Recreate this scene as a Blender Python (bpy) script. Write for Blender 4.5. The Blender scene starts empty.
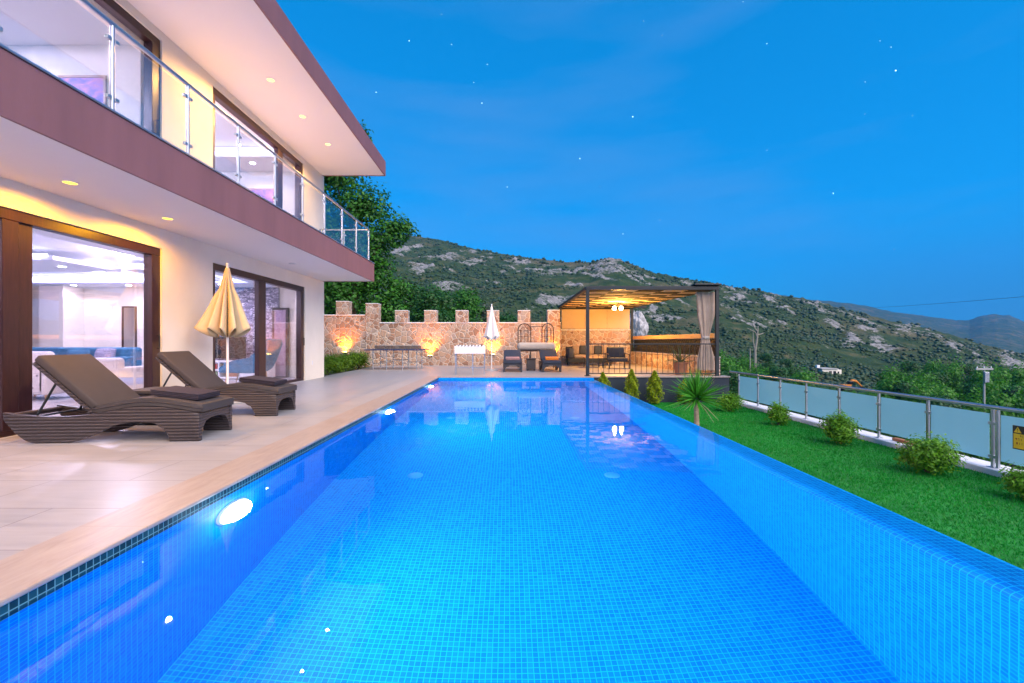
import bpy, bmesh, math, random
import numpy as np
from mathutils import Vector, Matrix
R = math.radians
rnd = random.Random(7)
RNG = np.random.default_rng(11)
sc = bpy.context.scene
COL = sc.collection


SKY_TINT = (.0, .465, .93)
CLOUD_COL = (.30, .72, 1.6)
BELT_COL = (.12, .47, 1.02)
SKY_STRENGTH = .12
SUN_E = 1.85
SUN_COL = (1.0, .82, .71)
EXPOSURE = 2.0
STAR = 13.0
POOL_W = 112.0
DL_LOW = 36.0
DL_UP = 84.0
INDOOR = .36
UPL = 85.0
PENDANT = 105.0
HAZE = .00013

# --- helpers

def link(o, parent=None):
    COL.objects.link(o)
    if parent is not None:
        o.parent = parent
    return o

def tag(o, label=None, cat=None, group=None, kind=None):
    if label: o['label'] = label
    if cat: o['category'] = cat
    if group: o['group'] = group
    if kind: o['kind'] = kind
    return o

def thing(name, label, cat, loc=(0, 0, 0), rz=0.0, group=None):
    o = bpy.data.objects.new(name, None)
    o.empty_display_size = 0.2
    o.location = loc
    o.rotation_euler = (0, 0, rz)
    link(o)
    return tag(o, label, cat, group)

def copy_tree(o, parent=None):
    c = o.copy()
    link(c, parent)
    if parent is not None:
        c.matrix_parent_inverse = o.matrix_parent_inverse.copy()
    for ch in list(o.children):
        copy_tree(ch, c)
    return c

def root_loc(p):
    v = Vector((0, 0, 0))
    while p is not None:
        v += Vector(p.location)
        p = p.parent
    return v

class MB:
    """collects boxes, tubes, prisms, lathes into one bmesh, links them as one object"""
    def __init__(self):
        self.bm = bmesh.new()
        self.uv = None
    def box(self, x0, x1, y0, y1, z0, z1, bev=0.0, seg=2, M=None):
        bm = self.bm
        vs = [bm.verts.new((x, y, z)) for x in (x0, x1) for y in (y0, y1) for z in (z0, z1)]
        F = [(0, 1, 3, 2), (4, 6, 7, 5), (0, 4, 5, 1), (2, 3, 7, 6), (0, 2, 6, 4), (1, 5, 7, 3)]
        fs = [bm.faces.new([vs[i] for i in f]) for f in F]
        if M is not None:
            bmesh.ops.transform(bm, matrix=M, verts=vs)
        if bev > 0:
            es = list({e for f in fs for e in f.edges})
            bmesh.ops.bevel(bm, geom=es, offset=bev, segments=seg, profile=0.5, affect='EDGES')
        return self
    def cyl(self, p0, p1, r0, r1=None, seg=12, caps=True):
        p0 = Vector(p0); p1 = Vector(p1)
        r1 = r0 if r1 is None else r1
        d = p1 - p0
        L = d.length
        if L < 1e-6: return self
        q = Vector((0, 0, 1)).rotation_difference(d)
        M = Matrix.Translation((p0 + p1) / 2) @ q.to_matrix().to_4x4()
        bmesh.ops.create_cone(self.bm, cap_ends=caps, segments=seg, radius1=r0, radius2=r1, depth=L, matrix=M)
        return self
    def tube(self, pts, r, seg=8, closed=False):
        bm = self.bm
        pts = [Vector(p) for p in pts]
        n = len(pts)
        rs = r if isinstance(r, (list, tuple)) else [r] * n
        rings = []
        up = None
        for i, p in enumerate(pts):
            t = (pts[min(i + 1, n - 1)] - pts[max(i - 1, 0)]).normalized()
            if up is None:
                up = t.orthogonal().normalized()
            up = (up - t * up.dot(t))
            up = up.normalized() if up.length > 1e-5 else t.orthogonal().normalized()
            b = t.cross(up)
            rings.append([bm.verts.new(p + (up * math.cos(a) + b * math.sin(a)) * rs[i]) for a in [2 * math.pi * k / seg for k in range(seg)]])
        for i in range(n - 1):
            for k in range(seg):
                bm.faces.new([rings[i][k], rings[i][(k + 1) % seg], rings[i + 1][(k + 1) % seg], rings[i + 1][k]])
        bm.faces.new(list(reversed(rings[0])))
        bm.faces.new(rings[-1])
        return self
    def prism(self, poly, a, b, axis='y', bev=0.0):
        """poly: 2d outline, extruded along the axis from a to b"""
        bm = self.bm
        def P(u, v, w):
            return {'y': (u, w, v), 'x': (w, u, v), 'z': (u, v, w)}[axis]
        A = [bm.verts.new(P(u, v, a)) for u, v in poly]
        B = [bm.verts.new(P(u, v, b)) for u, v in poly]
        n = len(poly)
        fs = [bm.faces.new(A), bm.faces.new(list(reversed(B)))]
        for i in range(n):
            fs.append(bm.faces.new([A[i], B[i], B[(i + 1) % n], A[(i + 1) % n]]))
        if bev > 0:
            es = list({e for f in fs[:2] for e in f.edges})
            bmesh.ops.bevel(bm, geom=es, offset=bev, segments=2, profile=0.5, affect='EDGES')
        return self
    def lathe(self, prof, c=(0, 0, 0), seg=24, f=None):
        """prof: (r, z); f(r, z, angle) may change the radius"""
        bm = self.bm
        rings = []
        for r, z in prof:
            ring = []
            for k in range(seg):
                a = 2 * math.pi * k / seg
                rr = f(r, z, a) if f else r
                ring.append(bm.verts.new((c[0] + rr * math.cos(a), c[1] + rr * math.sin(a), c[2] + z)))
            rings.append(ring)
        for i in range(len(rings) - 1):
            for k in range(seg):
                bm.faces.new([rings[i][k], rings[i][(k + 1) % seg], rings[i + 1][(k + 1) % seg], rings[i + 1][k]])
        if prof[0][0] > 1e-5: bm.faces.new(list(reversed(rings[0])))
        if prof[-1][0] > 1e-5: bm.faces.new(rings[-1])
        return self
    def ball(self, c, r, sub=2, scale=(1, 1, 1)):
        M = Matrix.Translation(c) @ Matrix.Diagonal((scale[0], scale[1], scale[2], 1))
        bmesh.ops.create_icosphere(self.bm, subdivisions=sub, radius=r, matrix=M)
        return self
    def xform(self, M):
        bmesh.ops.transform(self.bm, matrix=M, verts=self.bm.verts)
        return self
    SPLIT = {'brace', 'cove_light', 'glass_clamp', 'partition_wall', 'dropped_ceiling', 'cross_bar', 'railing_bar', 'back_strut', 'piping', 'end_rail', 'skewer', 'indoor_floor', 'dark_canvas'}
    def build(self, name, m, parent=None, world=True, smooth=False, angle=40):
        if name in MB.SPLIT:
            isl = self.islands()
            if len(isl) > 1:
                out = None
                for g in isl:
                    k = MB(); k.bm.free(); k.bm = self.bm.copy()
                    keep = set(g)
                    bmesh.ops.delete(k.bm, geom=[v for i, v in enumerate(k.bm.verts) if i not in keep], context='VERTS')
                    o = k.build1(name, m, parent, world, smooth, angle)
                    out = out or o
                self.bm.free()
                return out
        return self.build1(name, m, parent, world, smooth, angle)
    def islands(self):
        self.bm.verts.index_update()
        seen = set(); out = []
        for v in self.bm.verts:
            if v.index in seen: continue
            st = [v]; seen.add(v.index); g = []
            while st:
                a = st.pop(); g.append(a.index)
                for e in a.link_edges:
                    b = e.other_vert(a)
                    if b.index not in seen:
                        seen.add(b.index); st.append(b)
            out.append(g)
        return out
    def build1(self, name, m, parent=None, world=True, smooth=False, angle=40):
        bm = self.bm
        bmesh.ops.recalc_face_normals(bm, faces=bm.faces)
        if parent is not None and world:
            bmesh.ops.translate(bm, vec=-root_loc(parent), verts=bm.verts)
        me = bpy.data.meshes.new(name)
        bm.to_mesh(me)
        bm.free()
        if m is not None:
            me.materials.append(m)
        if smooth:
            me.polygons.foreach_set('use_smooth', [True] * len(me.polygons))
            try:
                me.set_sharp_from_angle(angle=R(angle))
            except Exception:
                pass
        o = bpy.data.objects.new(name, me)
        return link(o, parent)

def mesh_np(name, verts, faces, m, parent=None, smooth=False, k=4):
    """faces: (n,k) int array"""
    me = bpy.data.meshes.new(name)
    nv, nf = len(verts), len(faces)
    me.vertices.add(nv)
    me.vertices.foreach_set('co', np.asarray(verts, dtype=np.float32).ravel())
    me.loops.add(nf * k)
    me.loops.foreach_set('vertex_index', np.asarray(faces, dtype=np.int32).ravel())
    me.polygons.add(nf)
    me.polygons.foreach_set('loop_start', np.arange(0, nf * k, k, dtype=np.int32))
    try:
        me.polygons.foreach_set('loop_total', np.full(nf, k, dtype=np.int32))
    except Exception:
        pass
    me.update(calc_edges=True)
    if smooth:
        me.polygons.foreach_set('use_smooth', np.ones(nf, dtype=bool))
    me.materials.append(m)
    me.validate()
    return link(bpy.data.objects.new(name, me), parent)

def catmull(pts, n=8):
    out = []
    P = [pts[0]] + list(pts) + [pts[-1]]
    for i in range(1, len(P) - 2):
        p0, p1, p2, p3 = [Vector(p) for p in P[i - 1:i + 3]]
        for k in range(n):
            t = k / n
            out.append(0.5 * ((2 * p1) + (-p0 + p2) * t + (2 * p0 - 5 * p1 + 4 * p2 - p3) * t * t + (-p0 + 3 * p1 - 3 * p2 + p3) * t ** 3))
    out.append(Vector(pts[-1]))
    return out

# ------------------------------------------------------------------ materials
class NT:
    def __init__(self, name):
        self.m = bpy.data.materials.new(name)
        self.m.use_nodes = True
        self.t = self.m.node_tree
        self.t.nodes.clear()
        self.out = self.n('ShaderNodeOutputMaterial')
    def n(self, typ, **kw):
        nd = self.t.nodes.new(typ)
        for k, v in kw.items():
            if k.startswith('_'):
                setattr(nd, k[1:], v)
            else:
                nd.inputs[k.replace('__', ' ')].default_value = v
        return nd
    def l(self, a, b):
        self.t.links.new(a, b)
    def math(self, op, a, b=None, clamp=False):
        nd = self.t.nodes.new('ShaderNodeMath'); nd.operation = op; nd.use_clamp = clamp
        for i, v in enumerate((a, b)):
            if v is None: continue
            if isinstance(v, (int, float)): nd.inputs[i].default_value = v
            else: self.l(v, nd.inputs[i])
        return nd.outputs[0]
    def mix(self, fac, a, b, blend='MIX'):
        nd = self.t.nodes.new('ShaderNodeMix'); nd.data_type = 'RGBA'; nd.blend_type = blend
        for s, v in ((nd.inputs[0], fac), (nd.inputs[6], a), (nd.inputs[7], b)):
            if isinstance(v, (int, float)): s.default_value = v
            elif isinstance(v, (tuple, list)): s.default_value = (*v[:3], 1)
            else: self.l(v, s)
        return nd.outputs[2]
    def ramp(self, fac, stops, interp='LINEAR'):
        nd = self.t.nodes.new('ShaderNodeValToRGB')
        cr = nd.color_ramp; cr.interpolation = interp
        while len(cr.elements) < len(stops): cr.elements.new(0.5)
        for e, (p, c) in zip(cr.elements, stops):
            e.position = p
            e.color = (c, c, c, 1) if isinstance(c, (int, float)) else (*c[:3], 1)
        self.l(fac, nd.inputs[0])
        return nd.outputs[0]
    def coord(self, which='Object', scale=(1, 1, 1), rot=(0, 0, 0)):
        tc = self.t.nodes.new('ShaderNodeTexCoord')
        mp = self.t.nodes.new('ShaderNodeMapping')
        mp.inputs['Scale'].default_value = scale
        mp.inputs['Rotation'].default_value = rot
        self.l(tc.outputs[which], mp.inputs[0])
        return mp.outputs[0]
    def noise(self, vec, scale, detail=4, rough=0.55, dist=0.0):
        nd = self.n('ShaderNodeTexNoise', Scale=scale, Detail=detail, Roughness=rough, Distortion=dist)
        if vec is not None: self.l(vec, nd.inputs['Vector'])
        return nd.outputs[0]
    def bump(self, h, strength=0.3, dist=0.01):
        nd = self.n('ShaderNodeBump', Strength=strength, Distance=dist)
        self.l(h, nd.inputs['Height'])
        return nd.outputs[0]
    def principled(self, col=None, rough=0.5, metal=0.0, normal=None, spec=None, **kw):
        p = self.t.nodes.new('ShaderNodeBsdfPrincipled')
        for s, v in (('Base Color', col), ('Roughness', rough), ('Metallic', metal), ('Normal', normal), ('Specular IOR Level', spec)):
            if v is None: continue
            if isinstance(v, (int, float)): p.inputs[s].default_value = v
            elif isinstance(v, (tuple, list)): p.inputs[s].default_value = (*v[:3], 1)
            else: self.l(v, p.inputs[s])
        for k, v in kw.items():
            p.inputs[k.replace('__', ' ')].default_value = v
        return p.outputs[0]
    def done(self, shader):
        self.l(shader, self.out.inputs['Surface'])
        return self.m

def simple(name, col, rough=0.5, metal=0.0, var=0.12, scale=6.0, bump=0.0, bscale=40.0, spec=None, stretch=(1, 1, 1)):
    """a base colour with soft mottling, uneven gloss and a fine bump"""
    t = NT(name)
    v = t.coord('Object', stretch)
    n = t.noise(v, scale, 5, 0.6)
    lo = tuple(c * (1 - var) for c in col); hi = tuple(min(1, c * (1 + var)) for c in col)
    c = t.mix(t.ramp(n, [(0.3, 0.0), (0.7, 1.0)]), lo, hi)
    r = t.math('ADD', rough - 0.06, t.math('MULTIPLY', n, 0.12), True)
    nm = t.bump(t.noise(v, bscale, 3), bump, 0.01) if bump else None
    return t.done(t.principled(c, r, metal, nm, spec))

def emit(name, col, strength):
    t = NT(name)
    e = t.n('ShaderNodeEmission', Strength=strength)
    e.inputs['Color'].default_value = (*col, 1)
    return t.done(e.outputs[0])

M = {}
M['white_wall'] = simple('white_render', (.80, .745, .65), .7, var=.06, scale=1.1, bump=.15, bscale=120)
M['soffit'] = simple('soffit_paint', (.78, .725, .69), .65, var=.02, scale=.8)
M['fascia'] = simple('mauve_fascia', (.235, .10, .10), .6, var=.13, scale=1.6, bump=.14, bscale=60, stretch=(1, 1.6, .25))
M['steel'] = simple('brushed_steel', (.42, .45, .50), .42, 1.0, var=.03, scale=3)
M['white_metal'] = simple('white_metal', (.75, .75, .76), .4, var=.03)
M['dark_metal'] = simple('anthracite_metal', (.009, .014, .018), .5, .0, var=.15)
M['black'] = simple('black_plastic', (.02, .02, .022), .4)
M['iron'] = simple('wrought_iron', (.05, .03, .025), .5, .5, var=.2)
M['bulb_white'] = emit('lit_lens', (1, .74, .40), 14)
M['glow_warm'] = emit('lit_warm_diffuser', (1, .62, .20), .8)
M['glow_amber'] = emit('lit_amber_diffuser', (1, .55, .08), .8)
M['shaded_waterline'] = None
M['bulb_amber'] = emit('lit_amber_lens', (1, .55, .12), 12)
M['canvas'] = simple('cream_canvas', (.60, .47, .29), .85, var=.07, scale=5, bump=.2, bscale=160)
M['white_canvas'] = simple('white_canvas', (.72, .70, .70), .85, var=.04, scale=5, bump=.2, bscale=160)
M['curtain'] = simple('tan_curtain', (.42, .31, .24), .85, var=.1, scale=6, bump=.2, bscale=140)
M['cream'] = simple('cream_cushion', (.50, .44, .38), .85, var=.06, scale=8, bump=.2, bscale=120)
M['taupe_stripe'] = simple('taupe_striped_fabric', (.22, .17, .14), .85, var=.35, scale=14, bump=.2, bscale=120, stretch=(6, .3, .3))
M['navy'] = simple('navy_fabric', (.025, .035, .06), .8, var=.2, scale=9, bump=.2, bscale=140)
M['towel'] = simple('dark_towel', (.030, .022, .034), .95, var=.25, scale=30, bump=.5, bscale=220)
M['orange'] = simple('orange_towel', (.75, .22, .03), .95, var=.15, scale=20, bump=.5, bscale=200)
M['stripe'] = simple('grey_red_towel', (.35, .20, .20), .95, var=.3, scale=20, bump=.5, bscale=200)
M['terracotta'] = simple('terracotta', (.30, .12, .06), .8, var=.2, scale=9, bump=.2)
M['blue_velvet'] = simple('blue_velvet', (.035, .16, .29), .8, var=.2, scale=7, bump=.1)
M['tufted'] = simple('cream_upholstery', (.66, .62, .62), .75, var=.05, scale=5)
M['button'] = simple('button_fabric', (.22, .2, .22), .7)
M['patterned'] = simple('patterned_cushion_fabric', (.30, .28, .38), .8, var=.5, scale=45)
M['light_wood'] = simple('light_wood', (.45, .27, .15), .5, var=.2, scale=4, stretch=(1, 1, 8))
M['paint_white'] = simple('white_lacquer', (.78, .78, .80), .3, var=.02)
M['floor_in'] = simple('pale_indoor_tile', (.62, .58, .58), .2, var=.05, scale=1.2)
M['white_kerb'] = simple('white_stone_kerb', (.66, .66, .69), .6, var=.12, scale=9, bump=.2)
M['dark_render'] = simple('anthracite_render', (.016, .028, .045), .75, var=.15, scale=3, bump=.2, bscale=90)
M['bark'] = simple('bark', (.11, .075, .05), .9, var=.4, scale=12, bump=.6, bscale=30, stretch=(1, 1, .3))
M['pale_bark'] = simple('pale_bark', (.38, .27, .19), .9, var=.3, scale=14, bump=.6, bscale=40, stretch=(1, 1, 3))
M['dead_wood'] = simple('dead_wood', (.26, .24, .20), .9, var=.2, scale=6, bump=.4)
M['concrete'] = simple('concrete', (.36, .36, .36), .85, var=.12, scale=3, bump=.3)
M['ochre_panel'] = simple('ochre_canvas_blind', (.50, .38, .24), .85, var=.06, scale=2, bump=.1, bscale=90)
M['rock'] = simple('pale_rock', (.40, .39, .40), .9, var=.35, scale=1.2, bump=.9, bscale=3)
M['sign_yellow'] = simple('sign_yellow', (.75, .52, .02), .5, var=.05)
M['sign_black'] = simple('sign_black', (.02, .02, .02), .5)
M['sign_red'] = simple('sign_dark_red', (.25, .03, .02), .5)
M['digger'] = simple('orange_paint', (.65, .22, .02), .5, var=.15)
M['tt_blue'] = simple('table_blue', (.02, .035, .11), .35, var=.08)
M['mirror'] = simple('mirror', (.8, .8, .82), .03, 1.0, var=0.0)
M['tv'] = simple('tv_screen', (.015, .017, .02), .12)

def wood_frame():
    t = NT('brown_wood_frame')
    v = t.coord('Object', (14, 14, 1.2))
    n = t.noise(v, 3, 6, .65, .4)
    c = t.ramp(n, [(.25, (.016, .005, .007)), (.55, (.033, .011, .013)), (.8, (.055, .019, .020))])
    return t.done(t.principled(c, .38, 0, t.bump(n, .15, .004)))
M['frame'] = wood_frame()

def thin_glass(name, tint=(1, 1, 1), refl=1.0):
    t = NT(name)
    tr = t.n('ShaderNodeBsdfTransparent'); tr.inputs[0].default_value = (*tint, 1)
    gl = t.n('ShaderNodeBsdfGlossy', Roughness=0.0)
    fr = t.n('ShaderNodeFresnel', IOR=1.45)
    ms = t.n('ShaderNodeMixShader')
    t.l(t.math('MULTIPLY', fr.outputs[0], refl), ms.inputs[0]); t.l(tr.outputs[0], ms.inputs[1]); t.l(gl.outputs[0], ms.inputs[2])
    return t.done(ms.outputs[0])
M['glass'] = thin_glass('window_glass', (.98, .985, .985), .35)
M['rail_glass'] = thin_glass('railing_glass', (.95, .98, .98), .30)

def frosted():
    t = NT('frosted_glass')
    v = t.coord('Object')
    n = t.noise(v, 1.2, 3)
    tl = t.n('ShaderNodeBsdfTranslucent'); t.l(t.mix(n, (.44, .80, .90), (.50, .85, .93)), tl.inputs[0])
    df = t.principled(t.mix(n, (.33, .62, .73), (.38, .67, .78)), .35)
    tr = t.n('ShaderNodeBsdfTransparent'); tr.inputs[0].default_value = (.7, .85, .9, 1)
    a = t.n('ShaderNodeMixShader'); a.inputs[0].default_value = .62
    t.l(tl.outputs[0], a.inputs[1]); t.l(df, a.inputs[2])
    b = t.n('ShaderNodeMixShader'); b.inputs[0].default_value = .10
    t.l(a.outputs[0], b.inputs[1]); t.l(tr.outputs[0], b.inputs[2])
    return t.done(b.outputs[0])
M['frosted'] = frosted()

def mosaic(name='pool_mosaic', cols=None, grout=None):
    t = NT(name)
    uv = t.n('ShaderNodeUVMap')
    br = t.n('ShaderNodeTexBrick', _offset=0.0, _squash=1.0, Scale=1.0)
    br.inputs['Mortar Size'].default_value = .0030
    br.inputs['Mortar Smooth'].default_value = .15
    br.inputs['Brick Width'].default_value = .04
    br.inputs['Row Height'].default_value = .04
    br.inputs['Bias'].default_value = 0.0
    br.inputs['Color1'].default_value = (.0, .0, .0, 1)
    br.inputs['Color2'].default_value = (1, 1, 1, 1)
    br.inputs['Mortar'].default_value = (.5, .5, .5, 1)
    t.l(uv.outputs[0], br.inputs['Vector'])
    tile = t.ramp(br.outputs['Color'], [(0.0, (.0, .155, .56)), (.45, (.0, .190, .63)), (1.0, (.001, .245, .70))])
    big = t.noise(uv.outputs[0], 1.1, 3)
    tile = t.mix(t.math('MULTIPLY', big, .45), tile, (.0, .23, .70))
    if cols: tile = t.ramp(br.outputs['Color'], [(0.0, cols[0]), (.5, cols[1]), (1.0, cols[2])])
    c = t.mix(br.outputs['Fac'], tile, grout or (.003, .43, .85))
    return t.done(t.principled(c, .55, 0, t.bump(br.outputs['Fac'], -.25, .002), .12))
M['mosaic'] = mosaic()
M['shaded_waterline'] = mosaic('shaded_waterline_mosaic', ((.004, .030, .05), (.006, .045, .07), (.01, .07, .10)), (.10, .24, .27))  # dry rows above the water, their dimmer light put into the tile colour

def water():
    t = NT('pool_water')
    v = t.coord('Object')
    n = t.noise(v, 1.6, 2, .5)
    n2 = t.noise(v, 7, 2, .5)
    h = t.math('ADD', n, t.math('MULTIPLY', n2, .12))
    g = t.n('ShaderNodeBsdfGlass', Roughness=0.0, IOR=1.333)
    g.inputs['Color'].default_value = (.93, .985, 1, 1)
    nb = t.bump(h, .075, .03)
    rf = t.n('ShaderNodeBsdfRefraction', Roughness=0.0, IOR=1.333)
    rf.inputs['Color'].default_value = (.90, .975, 1, 1)
    gl = t.n('ShaderNodeBsdfGlossy', Roughness=0.0); gl.inputs['Color'].default_value = (.62, .86, 1, 1)
    fr = t.n('ShaderNodeFresnel', IOR=1.333)
    for q in (rf, gl, fr): t.l(nb, q.inputs['Normal'])
    ms = t.n('ShaderNodeMixShader')
    t.l(t.math('MULTIPLY', fr.outputs[0], .62), ms.inputs[0]); t.l(rf.outputs[0], ms.inputs[1]); t.l(gl.outputs[0], ms.inputs[2])
    t.t.nodes.remove(g)
    return t.done(ms.outputs[0])
M['water'] = water()

def deck_mat():
    t = NT('wood_look_tiles')
    v = t.coord('Object')
    br = t.n('ShaderNodeTexBrick', _offset=0.5, Scale=1.0)
    br.inputs['Mortar Size'].default_value = .004
    br.inputs['Brick Width'].default_value = 1.2
    br.inputs['Row Height'].default_value = .6
    br.inputs['Mortar Smooth'].default_value = .1
    br.inputs['Color1'].default_value = (0, 0, 0, 1); br.inputs['Color2'].default_value = (1, 1, 1, 1); br.inputs['Mortar'].default_value = (.5, .5, .5, 1)
    t.l(v, br.inputs['Vector'])
    # every tile gets its own stretch of grain
    off = t.n('ShaderNodeVectorMath', _operation='MULTIPLY_ADD')
    t.l(br.outputs['Color'], off.inputs[0]); off.inputs[1].default_value = (37, 91, 13); t.l(t.coord('Object', (1.0, 9, 1)), off.inputs[2])
    g = t.noise(off.outputs[0], 1.7, 6, .62, .6)
    g2 = t.noise(v, 14, 4)
    c = t.ramp(g, [(.28, (.255, .254, .270)), (.5, (.310, .308, .326)), (.72, (.365, .363, .382))])
    c = t.mix(t.math('MULTIPLY', g2, .10), c, (.25, .22, .215))
    c = t.mix(t.math('MULTIPLY', br.outputs['Color'], .14), c, (.40, .37, .375))
    c = t.mix(br.outputs['Fac'], c, (.17, .16, .165))
    r = t.math('ADD', .24, t.math('MULTIPLY', g, .25))
    h = t.math('ADD', t.math('MULTIPLY', br.outputs['Fac'], -1.0), t.math('MULTIPLY', g, .15))
    return t.done(t.principled(c, r, 0, t.bump(h, .25, .003), .30))
M['deck'] = deck_mat()

def coping_mat():
    t = NT('travertine_coping')
    v = t.coord('Object')
    g = t.noise(t.coord('Object', (7, 1.2, 1)), 2.6, 6, .65, .5)
    c = t.ramp(g, [(.28, (.255, .20, .178)), (.5, (.325, .268, .242)), (.75, (.39, .335, .305))])
    br = t.n('ShaderNodeTexBrick', _offset=0.0, Scale=1.0)
    br.inputs['Mortar Size'].default_value = .003; br.inputs['Brick Width'].default_value = 50; br.inputs['Row Height'].default_value = .9
    t.l(v, br.inputs['Vector'])
    c = t.mix(br.outputs['Fac'], c, (.28, .22, .18))
    return t.done(t.principled(c, t.math('ADD', .28, t.math('MULTIPLY', g, .25)), 0, t.bump(g, .15, .003)))
M['coping'] = coping_mat()

def stone_wall_mat(name='rubble_stone', s=4.4):
    t = NT(name)
    v = t.coord('Object')
    w = t.n('ShaderNodeVectorMath', _operation='ADD')
    nz = t.n('ShaderNodeTexNoise', Scale=2.2, Detail=3.0)
    t.l(v, nz.inputs['Vector'])
    sc_ = t.n('ShaderNodeVectorMath', _operation='SCALE'); sc_.inputs['Scale'].default_value = .16
    t.l(nz.outputs['Color'], sc_.inputs[0]); t.l(v, w.inputs[0]); t.l(sc_.outputs[0], w.inputs[1])
    vo = t.n('ShaderNodeTexVoronoi', _feature='F1', Scale=s); t.l(w.outputs[0], vo.inputs['Vector'])
    ve = t.n('ShaderNodeTexVoronoi', _feature='DISTANCE_TO_EDGE', Scale=s); t.l(w.outputs[0], ve.inputs['Vector'])
    sep = t.n('ShaderNodeSeparateColor'); t.l(vo.outputs['Color'], sep.inputs[0])
    c = t.ramp(sep.outputs[0], [(0, (.23, .13, .09)), (.3, (.40, .24, .16)), (.55, (.46, .32, .23)), (.78, (.36, .31, .29)), (1, (.50, .40, .31))])
    c = t.mix(t.math('MULTIPLY', t.noise(v, 18, 5), .5), c, (.22, .14, .10))
    joint = t.ramp(ve.outputs[0], [(.02, .70), (.10, 0.0)])
    c = t.mix(joint, c, (.60, .52, .46))
    h = t.ramp(ve.outputs[0], [(0.0, 0.0), (.12, 1.0)])
    h2 = t.math('ADD', h, t.math('MULTIPLY', t.noise(v, 25, 4), .35))
    return t.done(t.principled(c, .85, 0, t.bump(h2, .8, .03)))
M['stone'] = stone_wall_mat()

def weave_mat():
    t = NT('brown_wicker')
    v = t.coord('Object')
    w = t.n('ShaderNodeTexWave', _wave_type='BANDS', _bands_direction='Z', Scale=9.0, Distortion=.4, Detail=1.0)
    t.l(v, w.inputs['Vector'])
    w2 = t.n('ShaderNodeTexWave', _wave_type='BANDS', _bands_direction='X', Scale=22.0)
    t.l(v, w2.inputs['Vector'])
    n = t.noise(v, 12, 4)
    h = t.math('ADD', w.outputs['Fac'], t.math('MULTIPLY', w2.outputs['Fac'], .15))
    c = t.mix(t.math('MULTIPLY', h, .7), (.017, .013, .016), (.056, .046, .051))
    c = t.mix(t.math('MULTIPLY', n, .3), c, (.06, .045, .045))
    return t.done(t.principled(c, .42, 0, t.bump(h, .6, .012)))
M['wicker'] = weave_mat()
M['pad'] = simple('taupe_cushion', (.045, .037, .038), .8, var=.12, scale=5, bump=.25, bscale=180)

def mosaic_wall():
    t = NT('grey_mosaic_cladding')
    v = t.coord('Object')
    vo = t.n('ShaderNodeTexVoronoi', _feature='F1', Scale=12.0); t.l(t.coord('Object', (1, 1, 1.8)), vo.inputs['Vector'])
    ve = t.n('ShaderNodeTexVoronoi', _feature='DISTANCE_TO_EDGE', Scale=12.0); t.l(t.coord('Object', (1, 1, 1.8)), ve.inputs['Vector'])
    sep = t.n('ShaderNodeSeparateColor'); t.l(vo.outputs['Color'], sep.inputs[0])
    c = t.ramp(sep.outputs[0], [(0, (.12, .10, .15)), (.5, (.36, .32, .42)), (1, (.66, .62, .68))])
    c = t.mix(t.ramp(ve.outputs[0], [(.03, 1.0), (.08, 0.0)]), c, (.10, .09, .12))
    return t.done(t.principled(c, .5, 0, t.bump(ve.outputs[0], .5, .02)))
M['mosaic_wall'] = mosaic_wall()

def painting():
    t = NT('painted_canvas')
    v = t.coord('Object')
    n = t.noise(v, 3.4, 6, .7, 1.5)
    c = t.ramp(n, [(.3, (.10, .06, .30)), (.45, (.25, .16, .50)), (.58, (.60, .22, .32)), (.72, (.75, .55, .35))])
    return t.done(t.principled(c, .6))
M['painting'] = painting()

def foliage(name, dark, light, trans=.25, yellow=None, isl=.65, ns=.9):
    t = NT(name)
    g = t.n('ShaderNodeNewGeometry')
    v = t.coord('Object')
    n = t.noise(v, ns, 4)
    f = t.math('ADD', t.math('MULTIPLY', g.outputs['Random Per Island'], isl), t.math('MULTIPLY', n, 1 - isl))
    stops = [(.12, dark), (.85, light)] + ([(1.0, yellow)] if yellow else [])
    c = t.ramp(f, stops)
    d = t.principled(c, .5, 0, None, .35)
    tl = t.n('ShaderNodeBsdfTranslucent'); t.l(c, tl.inputs[0])
    ms = t.n('ShaderNodeMixShader'); ms.inputs[0].default_value = trans
    t.l(d, ms.inputs[1]); t.l(tl.outputs[0], ms.inputs[2])
    return t.done(ms.outputs[0])
M['walnut'] = foliage('walnut_leaves', (.016, .09, .010), (.06, .24, .018), .3, (.16, .30, .02))
M['oak'] = foliage('dark_green_leaves', (.010, .055, .012), (.035, .14, .02), .25)
M['olive'] = foliage('olive_leaves', (.03, .05, .035), (.09, .12, .075), .2)
M['valley'] = foliage('valley_leaves', (.026, .12, .008), (.085, .32, .015), .35, (.13, .40, .02))
M['shrub'] = foliage('scrub_leaves', (.012, .034, .010), (.036, .074, .018), .1)
M['box_bush'] = foliage('bush_leaves', (.05, .18, .006), (.16, .40, .012), .35, (.32, .50, .03))
M['hedge'] = foliage('hedge_leaves', (.05, .14, .008), (.18, .34, .012), .35, (.34, .40, .02))
M['thuja'] = foliage('golden_thuja', (.14, .24, .006), (.40, .50, .012), .3, (.55, .58, .03))
M['yucca'] = foliage('yucca_leaves', (.025, .16, .012), (.09, .38, .03), .25)
M['palm_pot'] = foliage('potted_palm_leaves', (.03, .06, .02), (.10, .15, .04), .2)
M['dry_leaf'] = simple('dry_leaf', (.42, .36, .22), .8, var=.2)
M['grass'] = foliage('grass_blades', (.002, .16, .012), (.010, .38, .028), .25, (.030, .48, .03), .42, 1.7)

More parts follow.
